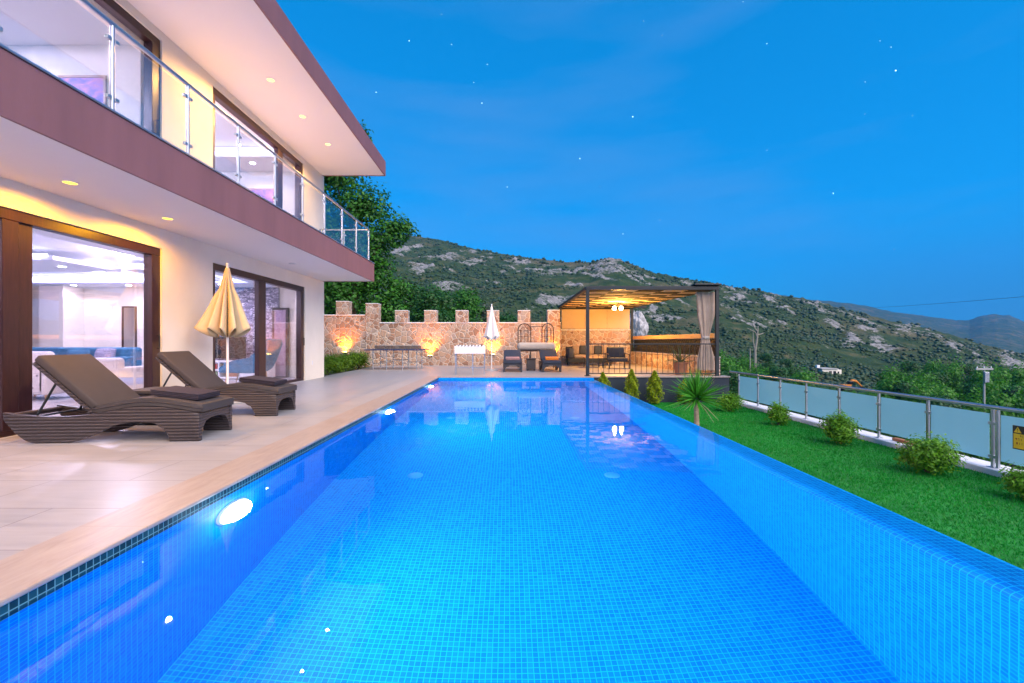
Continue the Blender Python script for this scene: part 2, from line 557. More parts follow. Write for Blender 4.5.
def lawn_mat():
    t = NT('lawn_turf')
    v = t.coord('Object')
    n = t.noise(v, 2.0, 4); n2 = t.noise(v, 60, 3)
    c = t.ramp(n, [(.3, (.004, .17, .018)), (.7, (.010, .30, .034))])
    c = t.mix(t.math('MULTIPLY', n2, .5), c, (.004, .10, .014))
    return t.done(t.principled(c, .9, 0, t.bump(n2, .7, .02)))
M['lawn'] = lawn_mat()

def hills_mat():
    t = NT('scrub_hillside')
    v = t.coord('Object')
    at = t.n('ShaderNodeAttribute', _attribute_name='rock')
    n1 = t.noise(v, .016, 6, .65); n2 = t.noise(v, .09, 6, .7); n3 = t.noise(v, .45, 4, .7)
    c = t.ramp(n2, [(.30, (.012, .032, .010)), (.46, (.022, .050, .013)), (.57, (.045, .066, .022)), (.72, (.13, .108, .055))])
    soil = t.ramp(n1, [(.52, 0.0), (.66, 1.0)])
    c = t.mix(t.math('MULTIPLY', soil, t.ramp(n3, [(.35, .15), (.65, .75)])), c, (.17, .125, .075))
    rk = t.math('ADD', at.outputs['Fac'], t.math('MULTIPLY', t.math('SUBTRACT', n2, .5), 1.7))
    rk = t.math('ADD', rk, t.math('MULTIPLY', t.math('SUBTRACT', n3, .5), 1.2))
    rf = t.ramp(rk, [(.63, 0.0), (.90, 1.0)])
    rc = t.mix(t.ramp(n3, [(.3, 0.0), (.7, 1.0)]), (.10, .10, .10), (.34, .33, .32))
    c = t.mix(rf, c, rc)
    return t.done(t.principled(c, .95, 0, t.bump(t.math('ADD', n3, n2), .9, 1.2), .2))
M['hills'] = hills_mat()

def ground_mat():
    t = NT('dry_ground')
    v = t.coord('Object')
    n = t.noise(v, .05, 6, .65); n2 = t.noise(v, .9, 5, .65)
    c = t.ramp(n, [(.35, (.03, .05, .02)), (.6, (.09, .085, .045)), (.8, (.17, .13, .08))])
    c = t.mix(t.math('MULTIPLY', n2, .5), c, (.03, .045, .02))
    return t.done(t.principled(c, .95))
M['ground'] = ground_mat()

# ------------------------------------------------------------------ camera, world, sun
cam_d = bpy.data.cameras.new('camera')
cam = bpy.data.objects.new('camera', cam_d)
COL.objects.link(cam)
cam.location = (0, 0, 1.1)
cam.rotation_euler = (R(90), 0, 0)
cam_d.sensor_width = 36
cam_d.lens = 16.0
cam_d.shift_x = 4 / 1024
cam_d.clip_start = .05
cam_d.clip_end = 20000
sc.camera = cam

SUN_EL, SUN_AZ = 40.0, 140.0           # the glow of the western sky, behind and to the right of the camera
world = bpy.data.worlds.new('World')
sc.world = world
world.use_nodes = True
wt = world.node_tree
wt.nodes.clear()
def wn(typ, **kw):
    nd = wt.nodes.new(typ)
    for k, v in kw.items():
        if k.startswith('_'): setattr(nd, k[1:], v)
        else: nd.inputs[k.replace('__', ' ')].default_value = v
    return nd
def wmath(op, a, b=None, clamp=False):
    nd = wt.nodes.new('ShaderNodeMath'); nd.operation = op; nd.use_clamp = clamp
    for i, v in enumerate((a, b)):
        if v is None: continue
        if isinstance(v, (int, float)): nd.inputs[i].default_value = v
        else: wt.links.new(v, nd.inputs[i])
    return nd.outputs[0]
def wmix(fac, a, b, blend='MIX'):
    nd = wt.nodes.new('ShaderNodeMix'); nd.data_type = 'RGBA'; nd.blend_type = blend
    for s, v in ((nd.inputs[0], fac), (nd.inputs[6], a), (nd.inputs[7], b)):
        if isinstance(v, (int, float)): s.default_value = v
        elif isinstance(v, tuple): s.default_value = (*v, 1)
        else: wt.links.new(v, s)
    return nd.outputs[2]
sky = wn('ShaderNodeTexSky')
sky.sky_type = 'NISHITA'
sky.sun_disc = False
sky.sun_elevation = R(SUN_EL)
sky.sun_rotation = R(SUN_AZ)
sky.altitude = 300
sky.air_density = 1.0
sky.dust_density = .3
sky.ozone_density = 3.0
wtc = wn('ShaderNodeTexCoord')
# dusk: the blue hour keeps almost no red
gm0 = wn('ShaderNodeGamma'); gm0.inputs[1].default_value = .5
wt.links.new(sky.outputs[0], gm0.inputs[0])
gm = wn('ShaderNodeGamma'); gm.inputs[1].default_value = 1.0
wt.links.new(wmix(1.0, gm0.outputs[0], SKY_TINT, 'MULTIPLY'), gm.inputs[0])
# thin lavender veil of cloud, low on the right
mp = wn('ShaderNodeMapping'); mp.inputs['Location'].default_value = (3.2, .7, .4); mp.inputs['Scale'].default_value = (1.1, 1.1, 5.5); mp.inputs['Rotation'].default_value = (0, R(14), 0)
wt.links.new(wtc.outputs['Generated'], mp.inputs[0])
cn = wn('ShaderNodeTexNoise', Scale=1.5, Detail=4.0, Roughness=.5); wt.links.new(mp.outputs[0], cn.inputs['Vector'])
cr = wn('ShaderNodeValToRGB'); cr.color_ramp.elements[0].position = .50; cr.color_ramp.elements[1].position = .78
wt.links.new(cn.outputs[0], cr.inputs[0])
veil = wmix(wmath('MULTIPLY', cr.outputs[0], .42), gm.outputs[0], CLOUD_COL)
# stars
vo = wn('ShaderNodeTexVoronoi', Scale=62.0); wt.links.new(wtc.outputs['Generated'], vo.inputs['Vector'])
sp = wn('ShaderNodeSeparateColor'); wt.links.new(vo.outputs['Color'], sp.inputs[0])
core = wmath('LESS_THAN', vo.outputs['Distance'], wmath('ADD', .022, wmath('MULTIPLY', wmath('POWER', sp.outputs[1], 3.0), .034)))
pick = wmath('GREATER_THAN', sp.outputs[0], .58)
star = wmath('MULTIPLY', wmath('MULTIPLY', core, pick), wmath('MULTIPLY', sp.outputs[2], STAR))
stc = wn('ShaderNodeCombineColor')
for i, k in enumerate((.55, .85, 1.0)):
    wt.links.new(wmath('MULTIPLY', star, k), stc.inputs[i])
# dull lavender belt of dusk low over the far ridge on the right
sx = wn('ShaderNodeSeparateXYZ'); wt.links.new(wtc.outputs['Generated'], sx.inputs[0])
def wramp(v, a, b):
    m = wn('ShaderNodeMapRange', _interpolation_type='SMOOTHSTEP'); wt.links.new(v, m.inputs[0])
    m.inputs[1].default_value = a; m.inputs[2].default_value = b
    return m.outputs[0]
belt = wmath('MULTIPLY', wmath('MULTIPLY', wramp(sx.outputs['Z'], .24, .04), wramp(sx.outputs['X'], .15, .75)), .70)
veil = wmix(belt, veil, BELT_COL)
full = wmix(1.0, veil, stc.outputs[0], 'ADD')
bg = wn('ShaderNodeBackground', Strength=SKY_STRENGTH)
wt.links.new(full, bg.inputs['Color'])
wo = wn('ShaderNodeOutputWorld')
wt.links.new(bg.outputs[0], wo.inputs['Surface'])

sd = bpy.data.lights.new('sun', 'SUN')
sun = bpy.data.objects.new('sun', sd)
COL.objects.link(sun)
sd.energy = SUN_E
sd.angle = R(70)
sd.color = SUN_COL
a, e = R(SUN_AZ), R(SUN_EL)
to_sun = Vector((math.sin(a) * math.cos(e), math.cos(a) * math.cos(e), math.sin(e)))
sun.rotation_euler = to_sun.to_track_quat('Z', 'Y').to_euler()

vs_ = sc.view_settings
vs_.view_transform = 'Standard'; vs_.look = 'None'; vs_.exposure = EXPOSURE; vs_.gamma = 1.0
vs_.use_curve_mapping = False
sc.cycles.use_denoising = True
try:
    sc.cycles.denoiser = 'OPENIMAGEDENOISE'
    sc.cycles.denoising_input_passes = 'RGB_ALBEDO_NORMAL'
except Exception:
    pass
sc.cycles.max_bounces = 10
sc.cycles.diffuse_bounces = 4
sc.cycles.glossy_bounces = 4
sc.cycles.transmission_bounces = 8
sc.cycles.transparent_max_bounces = 12
sc.cycles.volume_bounces = 0
sc.cycles.sample_clamp_indirect = 3.0
sc.cycles.blur_glossy = .5
sc.cycles.use_light_tree = True

def lamp(name, typ, loc, energy, col, parent, radius=.03, aim=None, spot=None, blend=.6):
    d = bpy.data.lights.new(name, typ)
    d.energy = energy
    d.color = col
    if typ in ('POINT', 'SPOT'): d.shadow_soft_size = radius
    if typ == 'SPOT':
        d.spot_size = R(spot or 110); d.spot_blend = blend
    o = bpy.data.objects.new(name, d)
    link(o, parent)
    o.location = Vector(loc) - (root_loc(parent) if parent else Vector((0, 0, 0)))
    if aim is not None:
        o.rotation_euler = Vector(aim).to_track_quat('-Z', 'Y').to_euler()
    return o

# ------------------------------------------------------------------ terrain
def vnoise(x, y, seed=0):
    xi = np.floor(x).astype(np.int64); yi = np.floor(y).astype(np.int64)
    xf = x - xi; yf = y - yi
    def h(a, b):
        n = (a * 374761393 + b * 668265263 + seed * 982451653) & 0x7fffffff
        n = ((n ^ (n >> 13)) * 1274126177) & 0x7fffffff
        return ((n ^ (n >> 16)) & 0xffff) / 65535.0
    u = xf * xf * xf * (xf * (xf * 6 - 15) + 10); v = yf * yf * yf * (yf * (yf * 6 - 15) + 10)
    return (h(xi, yi) * (1 - u) + h(xi + 1, yi) * u) * (1 - v) + (h(xi, yi + 1) * (1 - u) + h(xi + 1, yi + 1) * u) * v
def fbm(x, y, oct=5, seed=0, gain=.5, ridged=False):
    s = np.zeros_like(x); a = 1.0; t = 0.0
    for i in range(oct):
        n = vnoise(x + 17.3 * i, y - 9.1 * i, seed + i)
        if ridged: n = 1 - np.abs(2 * n - 1)
        s += a * n; t += a
        a *= gain; x = x * 2.03; y = y * 2.03
    return s / t

def lerp_tab(u, tab):
    return np.interp(u, [p[0] for p in tab], [p[1] for p in tab])
def crest(tab):
    return [((px - 508) / 455.0, (340.5 - py) / 455.0) for px, py in tab]
NEAR = crest([(-300, 190), (100, 215), (300, 226), (389, 232), (410, 234), (440, 239), (470, 247), (505, 253), (530, 257), (565, 261), (590, 262), (602, 259), (620, 258),
              (632, 264), (655, 272), (680, 277), (727, 285), (781, 294), (831, 305), (882, 317.5), (932, 329.5), (983, 343), (1024, 355), (1200, 372), (1600, 384)])
FAR = crest([(-300, 235), (300, 262), (389, 275), (700, 284), (800, 296), (848, 302), (889, 309), (930, 315), (955, 319), (969, 319), (982, 315), (995, 314), (1010, 315),
             (1024, 320), (1060, 326), (1200, 335), (1600, 338)])
RIDGE_Y = [(-1.8, 900), (-.26, 760), (.0, 640), (.2, 520), (.6, 470), (1.13, 400), (3, 380)]
BASE_Z = [(-1.5, .5), (-.3, .0), (.1, -4), (.45, -12), (.8, -17), (1.2, -21), (3, -26)]
FAR_Y = 2500.0
ROCKS = [(611, 266, 26, 7), (600, 274, 22, 6), (442, 257, 22, 5), (452, 286, 20, 7), (489, 281, 13, 5), (549, 269, 24, 5), (549, 300, 16, 5), (652, 306, 9, 12), (642, 279, 16, 5),
         (658, 318, 9, 7), (727, 288, 13, 5), (740, 300, 18, 4), (768, 296, 16, 4), (808, 300, 14, 5), (852, 336, 15, 9), (838, 322, 18, 6), (882, 344, 16, 9), (909, 325, 15, 5), (932, 333, 12, 4),
         (953, 346, 11, 8), (975, 352, 12, 4), (1003, 353, 15, 5), (1017, 364, 16, 7), (985, 362, 14, 4), (700, 292, 16, 4), (680, 300, 12, 5), (778, 322, 14, 4), (515, 262, 16, 4), (420, 268, 16, 4), (570, 285, 18, 4),
         (640, 322, 9, 12), (790, 312, 16, 4), (870, 328, 14, 4), (470, 262, 12, 3), (745, 322, 12, 4), (400, 252, 14, 4)]
def terrain(x, y):
    """height and rockiness of the ground at x, y (numpy arrays)"""
    u = x / np.maximum(y, .1)
    yr = lerp_tab(u, RIDGE_Y)
    zr = 1.1 + lerp_tab(u, NEAR) * yr
    zb = lerp_tab(u, BASE_Z)
    # the building plot is levelled; right of the fence the ground drops
    zn = -2.3 - np.clip((x - 7.6) * .42, 0, 22) - np.clip((np.hypot(x, y) - 30) * .02, 0, 3) * (x > 0)
    back = np.clip((y - 21.6) / 1.5, 0, 1) * np.clip((4.0 - x) / 3.0, 0, 1)
    zn = zn * (1 - back) + back * (-.35)
    k = np.clip((y - 30) / 45.0, 0, 1); k = k * k * (3 - 2 * k)
    z0 = zn * (1 - k) + zb * k
    t = np.clip((y - 70) / (yr - 70), 0, 1)
    s = .35 * t + .65 * t ** 1.7
    z = z0 + (zr - z0) * s
    amp = np.clip((y - 60) / 200, 0, 1)
    n = fbm(x / 95, y / 95, 5, 3) - .5
    z = z + n * 26 * amp * np.sin(np.pi * np.clip(t, 0, 1)) ** .8
    z = z + (fbm(x / 14, y / 14, 4, 9) - .5) * 4.2 * amp
    # behind the near crest, then the far ridge
    zf = 1.1 + lerp_tab(u, FAR) * FAR_Y
    d = np.clip(y - yr, 0, None)
    zbk = zr - .22 * d - 5 * np.clip(d / 40, 0, 1)
    tf = np.clip((y - yr - 250) / (FAR_Y - yr - 250), 0, 1)
    rise = zf * (tf ** 1.5) + (zr - 60) * (1 - tf ** .5)
    far = np.where(y < FAR_Y, np.maximum(zbk, rise - 60 * (1 - tf)), zf - (y - FAR_Y) * .3)
    far = far + (fbm(x / 160, y / 160, 5, 21) - .5) * 34 * np.clip(d / 300, 0, 1)
    z = np.where(y > yr, far, z)
    # rock outcrops
    px = 508 + 455 * u; py = 340.5 - 455 * (z - 1.1) / np.maximum(y, .1)
    rock = np.zeros_like(x)
    jx = (fbm(x / 22, y / 22, 3, 31) - .5) * 34; jy = (fbm(x / 22, y / 22, 3, 41) - .5) * 16
    for cx, cy, sx, sy in ROCKS:
        dx = px - cx + jx; dy = py - cy + jy
        q = (dx / sx) ** 2 + ((dy - .42 * dx * (cx > 560)) / sy) ** 2
        rock = np.maximum(rock, np.exp(-q * .9))
    rock = np.maximum(rock, np.clip((fbm(x / 30, y / 45, 4, 51) - .60) * 4.5, 0, .8))
    rock = rock * (y > 110) * np.where(y > yr + 60, .35, 1.0)
    z = z + np.clip(rock - .3, 0, 1) * (fbm(x / 7, y / 9, 4, 61, .6, True) - .35) * np.clip(y / 55, 0, 11.0)
    return z, rock
def tz(x, y):
    return float(terrain(np.array([float(x)]), np.array([float(y)]))[0][0])

def build_hills():
    us = np.concatenate([np.linspace(-1.7, -.35, 90, endpoint=False), np.linspace(-.35, 1.25, 620, endpoint=False), np.linspace(1.25, 3.2, 100)])
    ys = np.concatenate([np.geomspace(2.2, 60, 60, endpoint=False), np.geomspace(60, 900, 330, endpoint=False), np.geomspace(900, 3300, 70)])
    U, Y = np.meshgrid(us, ys)
    X = U * Y
    Z, rock = terrain(X, Y)
    nu, ny = len(us), len(ys)
    v = np.stack([X, Y, Z], -1).reshape(-1, 3)
    i = np.arange((ny - 1) * nu).reshape(ny - 1, nu)[:, :-1].ravel()
    f = np.stack([i, i + 1, i + 1 + nu, i + nu], 1)
    o = mesh_np('hills', v, f, M['hills'], smooth=True)
    at = o.data.attributes.new('rock', 'FLOAT', 'POINT')
    at.data.foreach_set('value', rock.astype(np.float32).ravel())
    tag(o, kind='structure')
build_hills()
g = MB(); g.lathe([(0.001, 0), (4000, 0)], (0, 0, -62), 64)
tag(g.build('ground', M['ground']), kind='structure')

# ------------------------------------------------------------------ foliage makers
def leaf_cloud(centers, size, rng, up=.35, aspect=.55, size_var=.35, outward=None):
    n = len(centers)
    nrm = rng.normal(size=(n, 3))
    nrm /= np.linalg.norm(nrm, axis=1, keepdims=True)
    nrm[:, 2] = np.abs(nrm[:, 2])
    if outward is not None:
        nrm = nrm * .7 + outward * .8
    nrm[:, 2] += up
    nrm /= np.linalg.norm(nrm, axis=1, keepdims=True)
    t = np.cross(nrm, rng.normal(size=(n, 3)))
    t /= np.maximum(np.linalg.norm(t, axis=1, keepdims=True), 1e-6)
    b = np.cross(nrm, t)
    s = size * (1 + size_var * rng.uniform(-1, 1, size=(n, 1)))
    v = np.stack([centers - t * s, centers + b * s * aspect + nrm * s * .12, centers + t * s, centers - b * s * aspect + nrm * s * .12], 1)
    return v.reshape(-1, 3), np.arange(n * 4).reshape(-1, 4)

def crown_points(blobs, n, rng, shell=.55):
    """points spread through lumpy ellipsoids; blobs: (cx,cy,cz,rx,ry,rz)"""
    blobs = np.array(blobs, float)
    w = blobs[:, 3] * blobs[:, 4] * blobs[:, 5]
    w = w ** .75; w /= w.sum()
    k = rng.choice(len(blobs), n, p=w)
    d = rng.normal(size=(n, 3)); d /= np.linalg.norm(d, axis=1, keepdims=True)
    r = rng.uniform(0, 1, n) ** shell
    lump = 1 + .22 * np.sin(d[:, 0] * 5 + k) * np.sin(d[:, 1] * 6 + 2 * k) + .16 * np.sin(d[:, 2] * 9 + k * 3)
    p = blobs[k, :3] + d * blobs[k, 3:] * (r * lump)[:, None]
    return p, d

def make_blobs(h, r, rng, n=9, base=.35, squash=.75):
    out = []
    for i in range(n):
        a = rng.uniform(0, 2 * math.pi); q = rng.uniform(.15, .75) * r
        z = h * (base + (1 - base) * rng.uniform(.15, .85))
        k = 1 - abs(z / h - .6) * .8
        out.append((math.cos(a) * q * k, math.sin(a) * q * k, z, r * rng.uniform(.32, .52), r * rng.uniform(.32, .52), r * rng.uniform(.25, .42) * squash / .75))
    out.append((0, 0, h * .62, r * .55, r * .55, h * .26))
    return out

def make_tree(name, label, cat, loc, h, r, leaves, size, m, group=None, seed=1, base=.35, n=10, blobs=None, bark='bark', trunk_r=None):
    rng = np.random.default_rng(seed)
    root = thing(name, label, cat, loc, 0, group)
    bl = blobs or make_blobs(h, r, rng, n, base)
    tb = MB()
    tr = trunk_r or h * .025
    top = Vector((rng.uniform(-.1, .1) * r, rng.uniform(-.1, .1) * r, h * .7))
    tb.tube([(0, 0, -.4), (top.x * .2, top.y * .2, h * .22), (top.x * .6, top.y * .6, h * .45), tuple(top)], [tr * 1.25, tr, tr * .7, tr * .3], 8)
    for b in bl[:8]:
        s = Vector((top.x * .4, top.y * .4, h * rng.uniform(.2, .5)))
        e = Vector(b[:3])
        mid = (s + e) / 2 + Vector((0, 0, -.05 * h))
        tb.tube([s, mid, e], [tr * .5, tr * .32, tr * .1], 6)
    tb.build('trunk', M[bark], root, world=False, smooth=True)
    p, d = crown_points(bl, leaves, rng)
    v, f = leaf_cloud(p, size, rng, outward=d)
    mesh_np('crown', v, f, m, root)
    return root

# ------------------------------------------------------------------ scrub on the hills (uncountable)
def build_scrub():
    rng = np.random.default_rng(5)
    N = 60000
    y = np.exp(rng.uniform(np.log(75), np.log(800), N))
    u = np.where(rng.uniform(0, 1, N) < .82, rng.uniform(-.4, 1.3, N), rng.uniform(1.3, 2.4, N))
    x = u * y
    z, rock = terrain(x, y)
    dens = fbm(x / 40, y / 40, 3, 77)
    keep = (rng.uniform(0, 1, N) > rock * 1.0) & (dens > .36) & (y < lerp_tab(u, RIDGE_Y) * 1.02)
    x, y, z = x[keep], y[keep], z[keep]
    n = len(x)
    s = (.35 + 1.15 * rng.uniform(0, 1, n) ** 2.2) * np.clip(y / 260, .7, 1.7)
    t = (1 + 5 ** .5) / 2
    ico = np.array([(-1, t, 0), (1, t, 0), (-1, -t, 0), (1, -t, 0), (0, -1, t), (0, 1, t), (0, -1, -t), (0, 1, -t), (t, 0, -1), (t, 0, 1), (-t, 0, -1), (-t, 0, 1)]) / 1.9
    fc = np.array([(0, 11, 5), (0, 5, 1), (0, 1, 7), (0, 7, 10), (0, 10, 11), (1, 5, 9), (5, 11, 4), (11, 10, 2), (10, 7, 6), (7, 1, 8), (3, 9, 4), (3, 4, 2), (3, 2, 6), (3, 6, 8), (3, 8, 9), (4, 9, 5), (2, 4, 11), (6, 2, 10), (8, 6, 7), (9, 8, 1)])
    j = rng.uniform(.55, 1.35, (n, 12, 1))
    v = ico[None] * j * s[:, None, None]
    v[:, :, 2] *= .8
    v += np.stack([x, y, z + s * .3], 1)[:, None, :]
    f = fc[None] + (np.arange(n) * 12)[:, None, None]
    o = mesh_np('scrub', v.reshape(-1, 3), f.reshape(-1, 3), M['shrub'], k=3)
    tag(o, 'low dark scrub speckling the rocky hillside', kind='stuff')
build_scrub()

# ------------------------------------------------------------------ deck, pool, lawn
WL = -.075                                   # water level
PX0, PX1, PY0, PY1, PZ = -2.15, 2.66, -1.6, 14.1, -1.90
d = MB()
d.box(-5.72, -2.55, -3.5, 14.45, -.20, 0)
d.box(-5.85, 2.63, 14.45, 21.2, -.20, 0)
tag(d.build('deck', M['deck']), kind='structure')
c = MB()
c.box(-2.55, PX0 + .012, -3.5, PY1 + .002, -.022, .004, .008)
c.box(-2.55, PX1, PY1 - .012, 14.45, -.022, .004, .008)
c.box(-2.55, PX1, -3.5, PY0 + .012, -.022, .004, .008)
tag(c.build('coping', M['coping']), kind='structure')

def build_pool():
    bm = bmesh.new()
    uvl = bm.loops.layers.uv.new('UVMap')
    prof = [(PX0, -.023), (PX0, -.106), (PX0, PZ)]
    xi = 2.38
    prof += [(xi, PZ), (xi, -.185)]
    for k in range(1, 7):
        a = math.pi / 2 * k / 6
        prof.append((xi + .095 * (1 - math.cos(a)), -.185 + .095 * math.sin(a)))
    prof += [(2.64, -.083), (2.665, -.09), (2.665, -1.3)]
    L = [0.0]
    for i in range(1, len(prof)):
        L.append(L[-1] + math.dist(prof[i - 1], prof[i]))
    for i in range(len(prof) - 1):
        q = [(prof[i], PY0), (prof[i], PY1), (prof[i + 1], PY1), (prof[i + 1], PY0)]
        f = bm.faces.new([bm.verts.new((p[0], y, p[1])) for p, y in q])
        for lp, (y, l) in zip(f.loops, ((PY0, L[i]), (PY1, L[i]), (PY1, L[i + 1]), (PY0, L[i + 1]))):
            lp[uvl].uv = (y + 10, l + 1)
        f.smooth = 4 <= i <= 10
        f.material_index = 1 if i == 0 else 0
    for y in (PY0, PY1):
        q = [(PX0, -.023), (PX0, PZ), (2.665, PZ), (2.665, -.023)]
        f = bm.faces.new([bm.verts.new((p[0], y, p[1])) for p in q])
        for lp, p in zip(f.loops, q):
            lp[uvl].uv = (p[0] + 10, p[1] + 3)
    bmesh.ops.remove_doubles(bm, verts=bm.verts, dist=1e-5)
    me = bpy.data.meshes.new('pool_basin')
    bm.to_mesh(me); bm.free()
    me.materials.append(M['mosaic']); me.materials.append(M['shaded_waterline'])
    return link(bpy.data.objects.new('pool_basin', me))
tag(build_pool(), kind='structure')
w = bmesh.new()
q = [w.verts.new(p) for p in ((PX0, PY0, WL), (PX1, PY0, WL), (PX1, PY1, WL), (PX0, PY1, WL))]
w.faces.new(q)
me = bpy.data.meshes.new('water'); w.to_mesh(me); w.free(); me.materials.append(M['water'])
tag(link(bpy.data.objects.new('water', me)), kind='structure')

M['inlet'] = simple('pale_blue_inlet', (.03, .34, .74), .5)
def near_fill_light(x, label):  # added lamp out of view, brightens the near part of the pool
    t = thing('pool_light', label, 'pool light', (x, PY0, -.52), 0, 'added fill lights in the end wall of the pool')
    b = MB(); b.cyl((x, PY0, -.52), (x, PY0 + .035, -.52), .215, .20, 32); b.build('bezel', M['white_metal'], t)
    b = MB(); b.cyl((x, PY0 + .0352, -.52), (x, PY0 + .045, -.52), .19, .17, 32); b.build('lens', M['pool_lens'], t)
    lamp('pool_lamp', 'SPOT', (x, PY0 + .07, -.52), POOL_W, (.75, .92, 1), t, .06, (0, 1, .0), 165, 1.0)
def pool_light(y, label):
    t = thing('pool_light', label, 'pool light', (PX0, y, -.52), 0, 'lights in the house side wall of the pool')
    b = MB(); b.cyl((PX0, y, -.52), (PX0 + .02, y, -.52), .20, .19, 32)
    b.build('bezel', M['white_metal'], t)
    b = MB(); b.lathe([(.17, .0), (.16, .035), (.12, .065), (.06, .082), (.002, .087)], (0, 0, 0), 32)
    b.xform(Matrix.Translation((PX0 + .021, y, -.52)) @ Matrix.Rotation(R(90), 4, 'Y'))
    b.build('lens', M['pool_dome'], t, smooth=True)
    lamp('pool_lamp', 'SPOT', (PX0 + .115, y, -.52), POOL_W, (.75, .92, 1), t, .02, (1, 0, .03), 165, 1.0)
def lens_mat():
    t = NT('pool_lamp_lens')
    tc = t.n('ShaderNodeTexCoord')
    ln = t.n('ShaderNodeVectorMath', _operation='LENGTH'); t.l(tc.outputs['Object'], ln.inputs[0])
    r = t.math('MULTIPLY', ln.outputs['Value'], 1 / .085)
    s = t.math('ADD', t.math('MULTIPLY', t.math('POWER', 2.718, t.math('MULTIPLY', t.math('MULTIPLY', r, r), -1.0)), 34.0), .35)
    e = t.n('ShaderNodeEmission'); e.inputs['Color'].default_value = (.55, .88, 1, 1); t.l(s, e.inputs['Strength'])
    return t.done(e.outputs[0])
M['pool_lens'] = lens_mat()
M['pool_dome'] = emit('pool_lamp_dome', (.70, .92, 1), 20)
pool_light(3.55, 'bright round underwater lamp in the pool wall near the loungers')
pool_light(8.1, 'small distant underwater lamp in the pool wall beyond the second lounger')
near_fill_light(1.5, 'added unseen underwater fill lamp in the end wall of the pool behind the camera')
pool_light(-1.0, 'underwater lamp in the pool wall below the camera')
pool_light(12.4, 'underwater lamp in the pool wall closest to the far end')
for i, (x, y, s) in enumerate(((-1.19, 5.85, 'pale round inlet on the pool floor, left one of the nearer pair'), (1.34, 5.85, 'pale round inlet on the pool floor, right one of the nearer pair'),
                               (-1.13, 9.0, 'pale round inlet on the pool floor, left one of the farther pair'), (1.32, 9.0, 'pale round inlet on the pool floor, right one of the farther pair'))):
    b = MB(); b.lathe([(.001, .016), (.06, .016), (.085, .010), (.10, 0)], (x, y, PZ + .002), 24)
    tag(b.build('floor_inlet', M['inlet'], smooth=True), s, 'pool inlet', 'inlets on the pool floor')

LZ = -.80
l = MB(); l.box(2.67, 6.86, -3.5, 14.2, LZ - .3, LZ)
tag(l.build('lawn', M['lawn']), kind='structure')
def build_grass():
    rng = np.random.default_rng(3)
    n = 170000
    y = .4 + (rng.uniform(0, 1, n) ** 1.35) * 13.7
    x = rng.uniform(2.70, 6.84, n)
    h = rng.uniform(.012, .028, n) * (1 + .5 * fbm(x * 1.2, y * 1.2, 3, 5))
    a = rng.uniform(0, 2 * math.pi, n); wd = rng.uniform(.003, .005, n) * (1 + y * .10)
    lean = rng.normal(size=(n, 2)) * .018
    dx, dy = np.cos(a) * wd, np.sin(a) * wd
    z0 = np.full(n, LZ - .005)
    v = np.stack([np.stack([x - dx, y - dy, z0], 1), np.stack([x + dx, y + dy, z0], 1), np.stack([x + lean[:, 0], y + lean[:, 1], LZ + h], 1)], 1)
    o = mesh_np('grass', v.reshape(-1, 3), np.arange(n * 3).reshape(-1, 3), M['grass'], k=3)
    tag(o, 'short green grass of the lawn beside the pool', kind='stuff')
build_grass()

# ------------------------------------------------------------------ villa
WX = -5.70                                  # outer face of the pool-side wall
villa = thing('villa', 'two storey white villa with mauve balcony edge and lit glass doors beside the pool', 'house', (-9.0, 7.0, 0))
W = MB()
t = .28
def wall_run(z0, z1, zt, openings, y0, y1):
    y = y0
    for a, b in openings:
        W.box(WX - t, WX, y, a, z0, z1)
        W.box(WX - t, WX, a, b, zt, z1)
        y = b
    W.box(WX - t, WX, y, y1, z0, z1)
wall_run(-.05, 2.95, 2.63, [(1.0, 7.5), (8.79, 12.78)], -4, 14.1)
wall_run(3.49, 6.2, 6.06, [(1.0, 7.5), (8.79, 12.7)], -4, 14.1)
W.box(-16, WX - t, 13.85, 14.1, -.05, 6.2)
W.box(-16, WX - t, -4, -3.75, -.05, 6.2)
W.box(-16.25, -16, -4, 14.1, -.05, 6.2)
W.build('wall', M['white_wall'], villa)
S = MB()
S.box(-16.2, WX, -4, 14.0, 2.953, 3.487)
S.box(WX + .002, -4.152, -4, 13.985, 2.95, 3.49)
S.build('balcony_slab', M['soffit'], villa)
F = MB()
F.box(-4.15, -4.12, -4, 14.015, 2.94, 3.485)
F.box(WX + .01, -4.152, 13.988, 14.015, 2.94, 3.485)
F.build('balcony_fascia', M['fascia'], villa)
e = MB(); e.box(-4.30, -4.105, -4, 14.03, 3.492, 3.515, .004)
e.build('balcony_edge_trim', M['steel'], villa)
S = MB()
S.box(-16.4, -3.80, -4, 13.98, 6.203, 6.60)
S.build('roof_soffit', M['soffit'], villa)
F = MB()
F.box(-3.798, -3.765, -4, 14.01, 6.19, 6.63)
F.box(-16.4, -3.80, 13.982, 14.01, 6.19, 6.63)
F.build('roof_fascia', M['fascia'], villa)
b = MB(); b.box(-16.4, -3.80, -4, 13.98, 6.604, 6.63); b.build('roof', M['concrete'], villa)
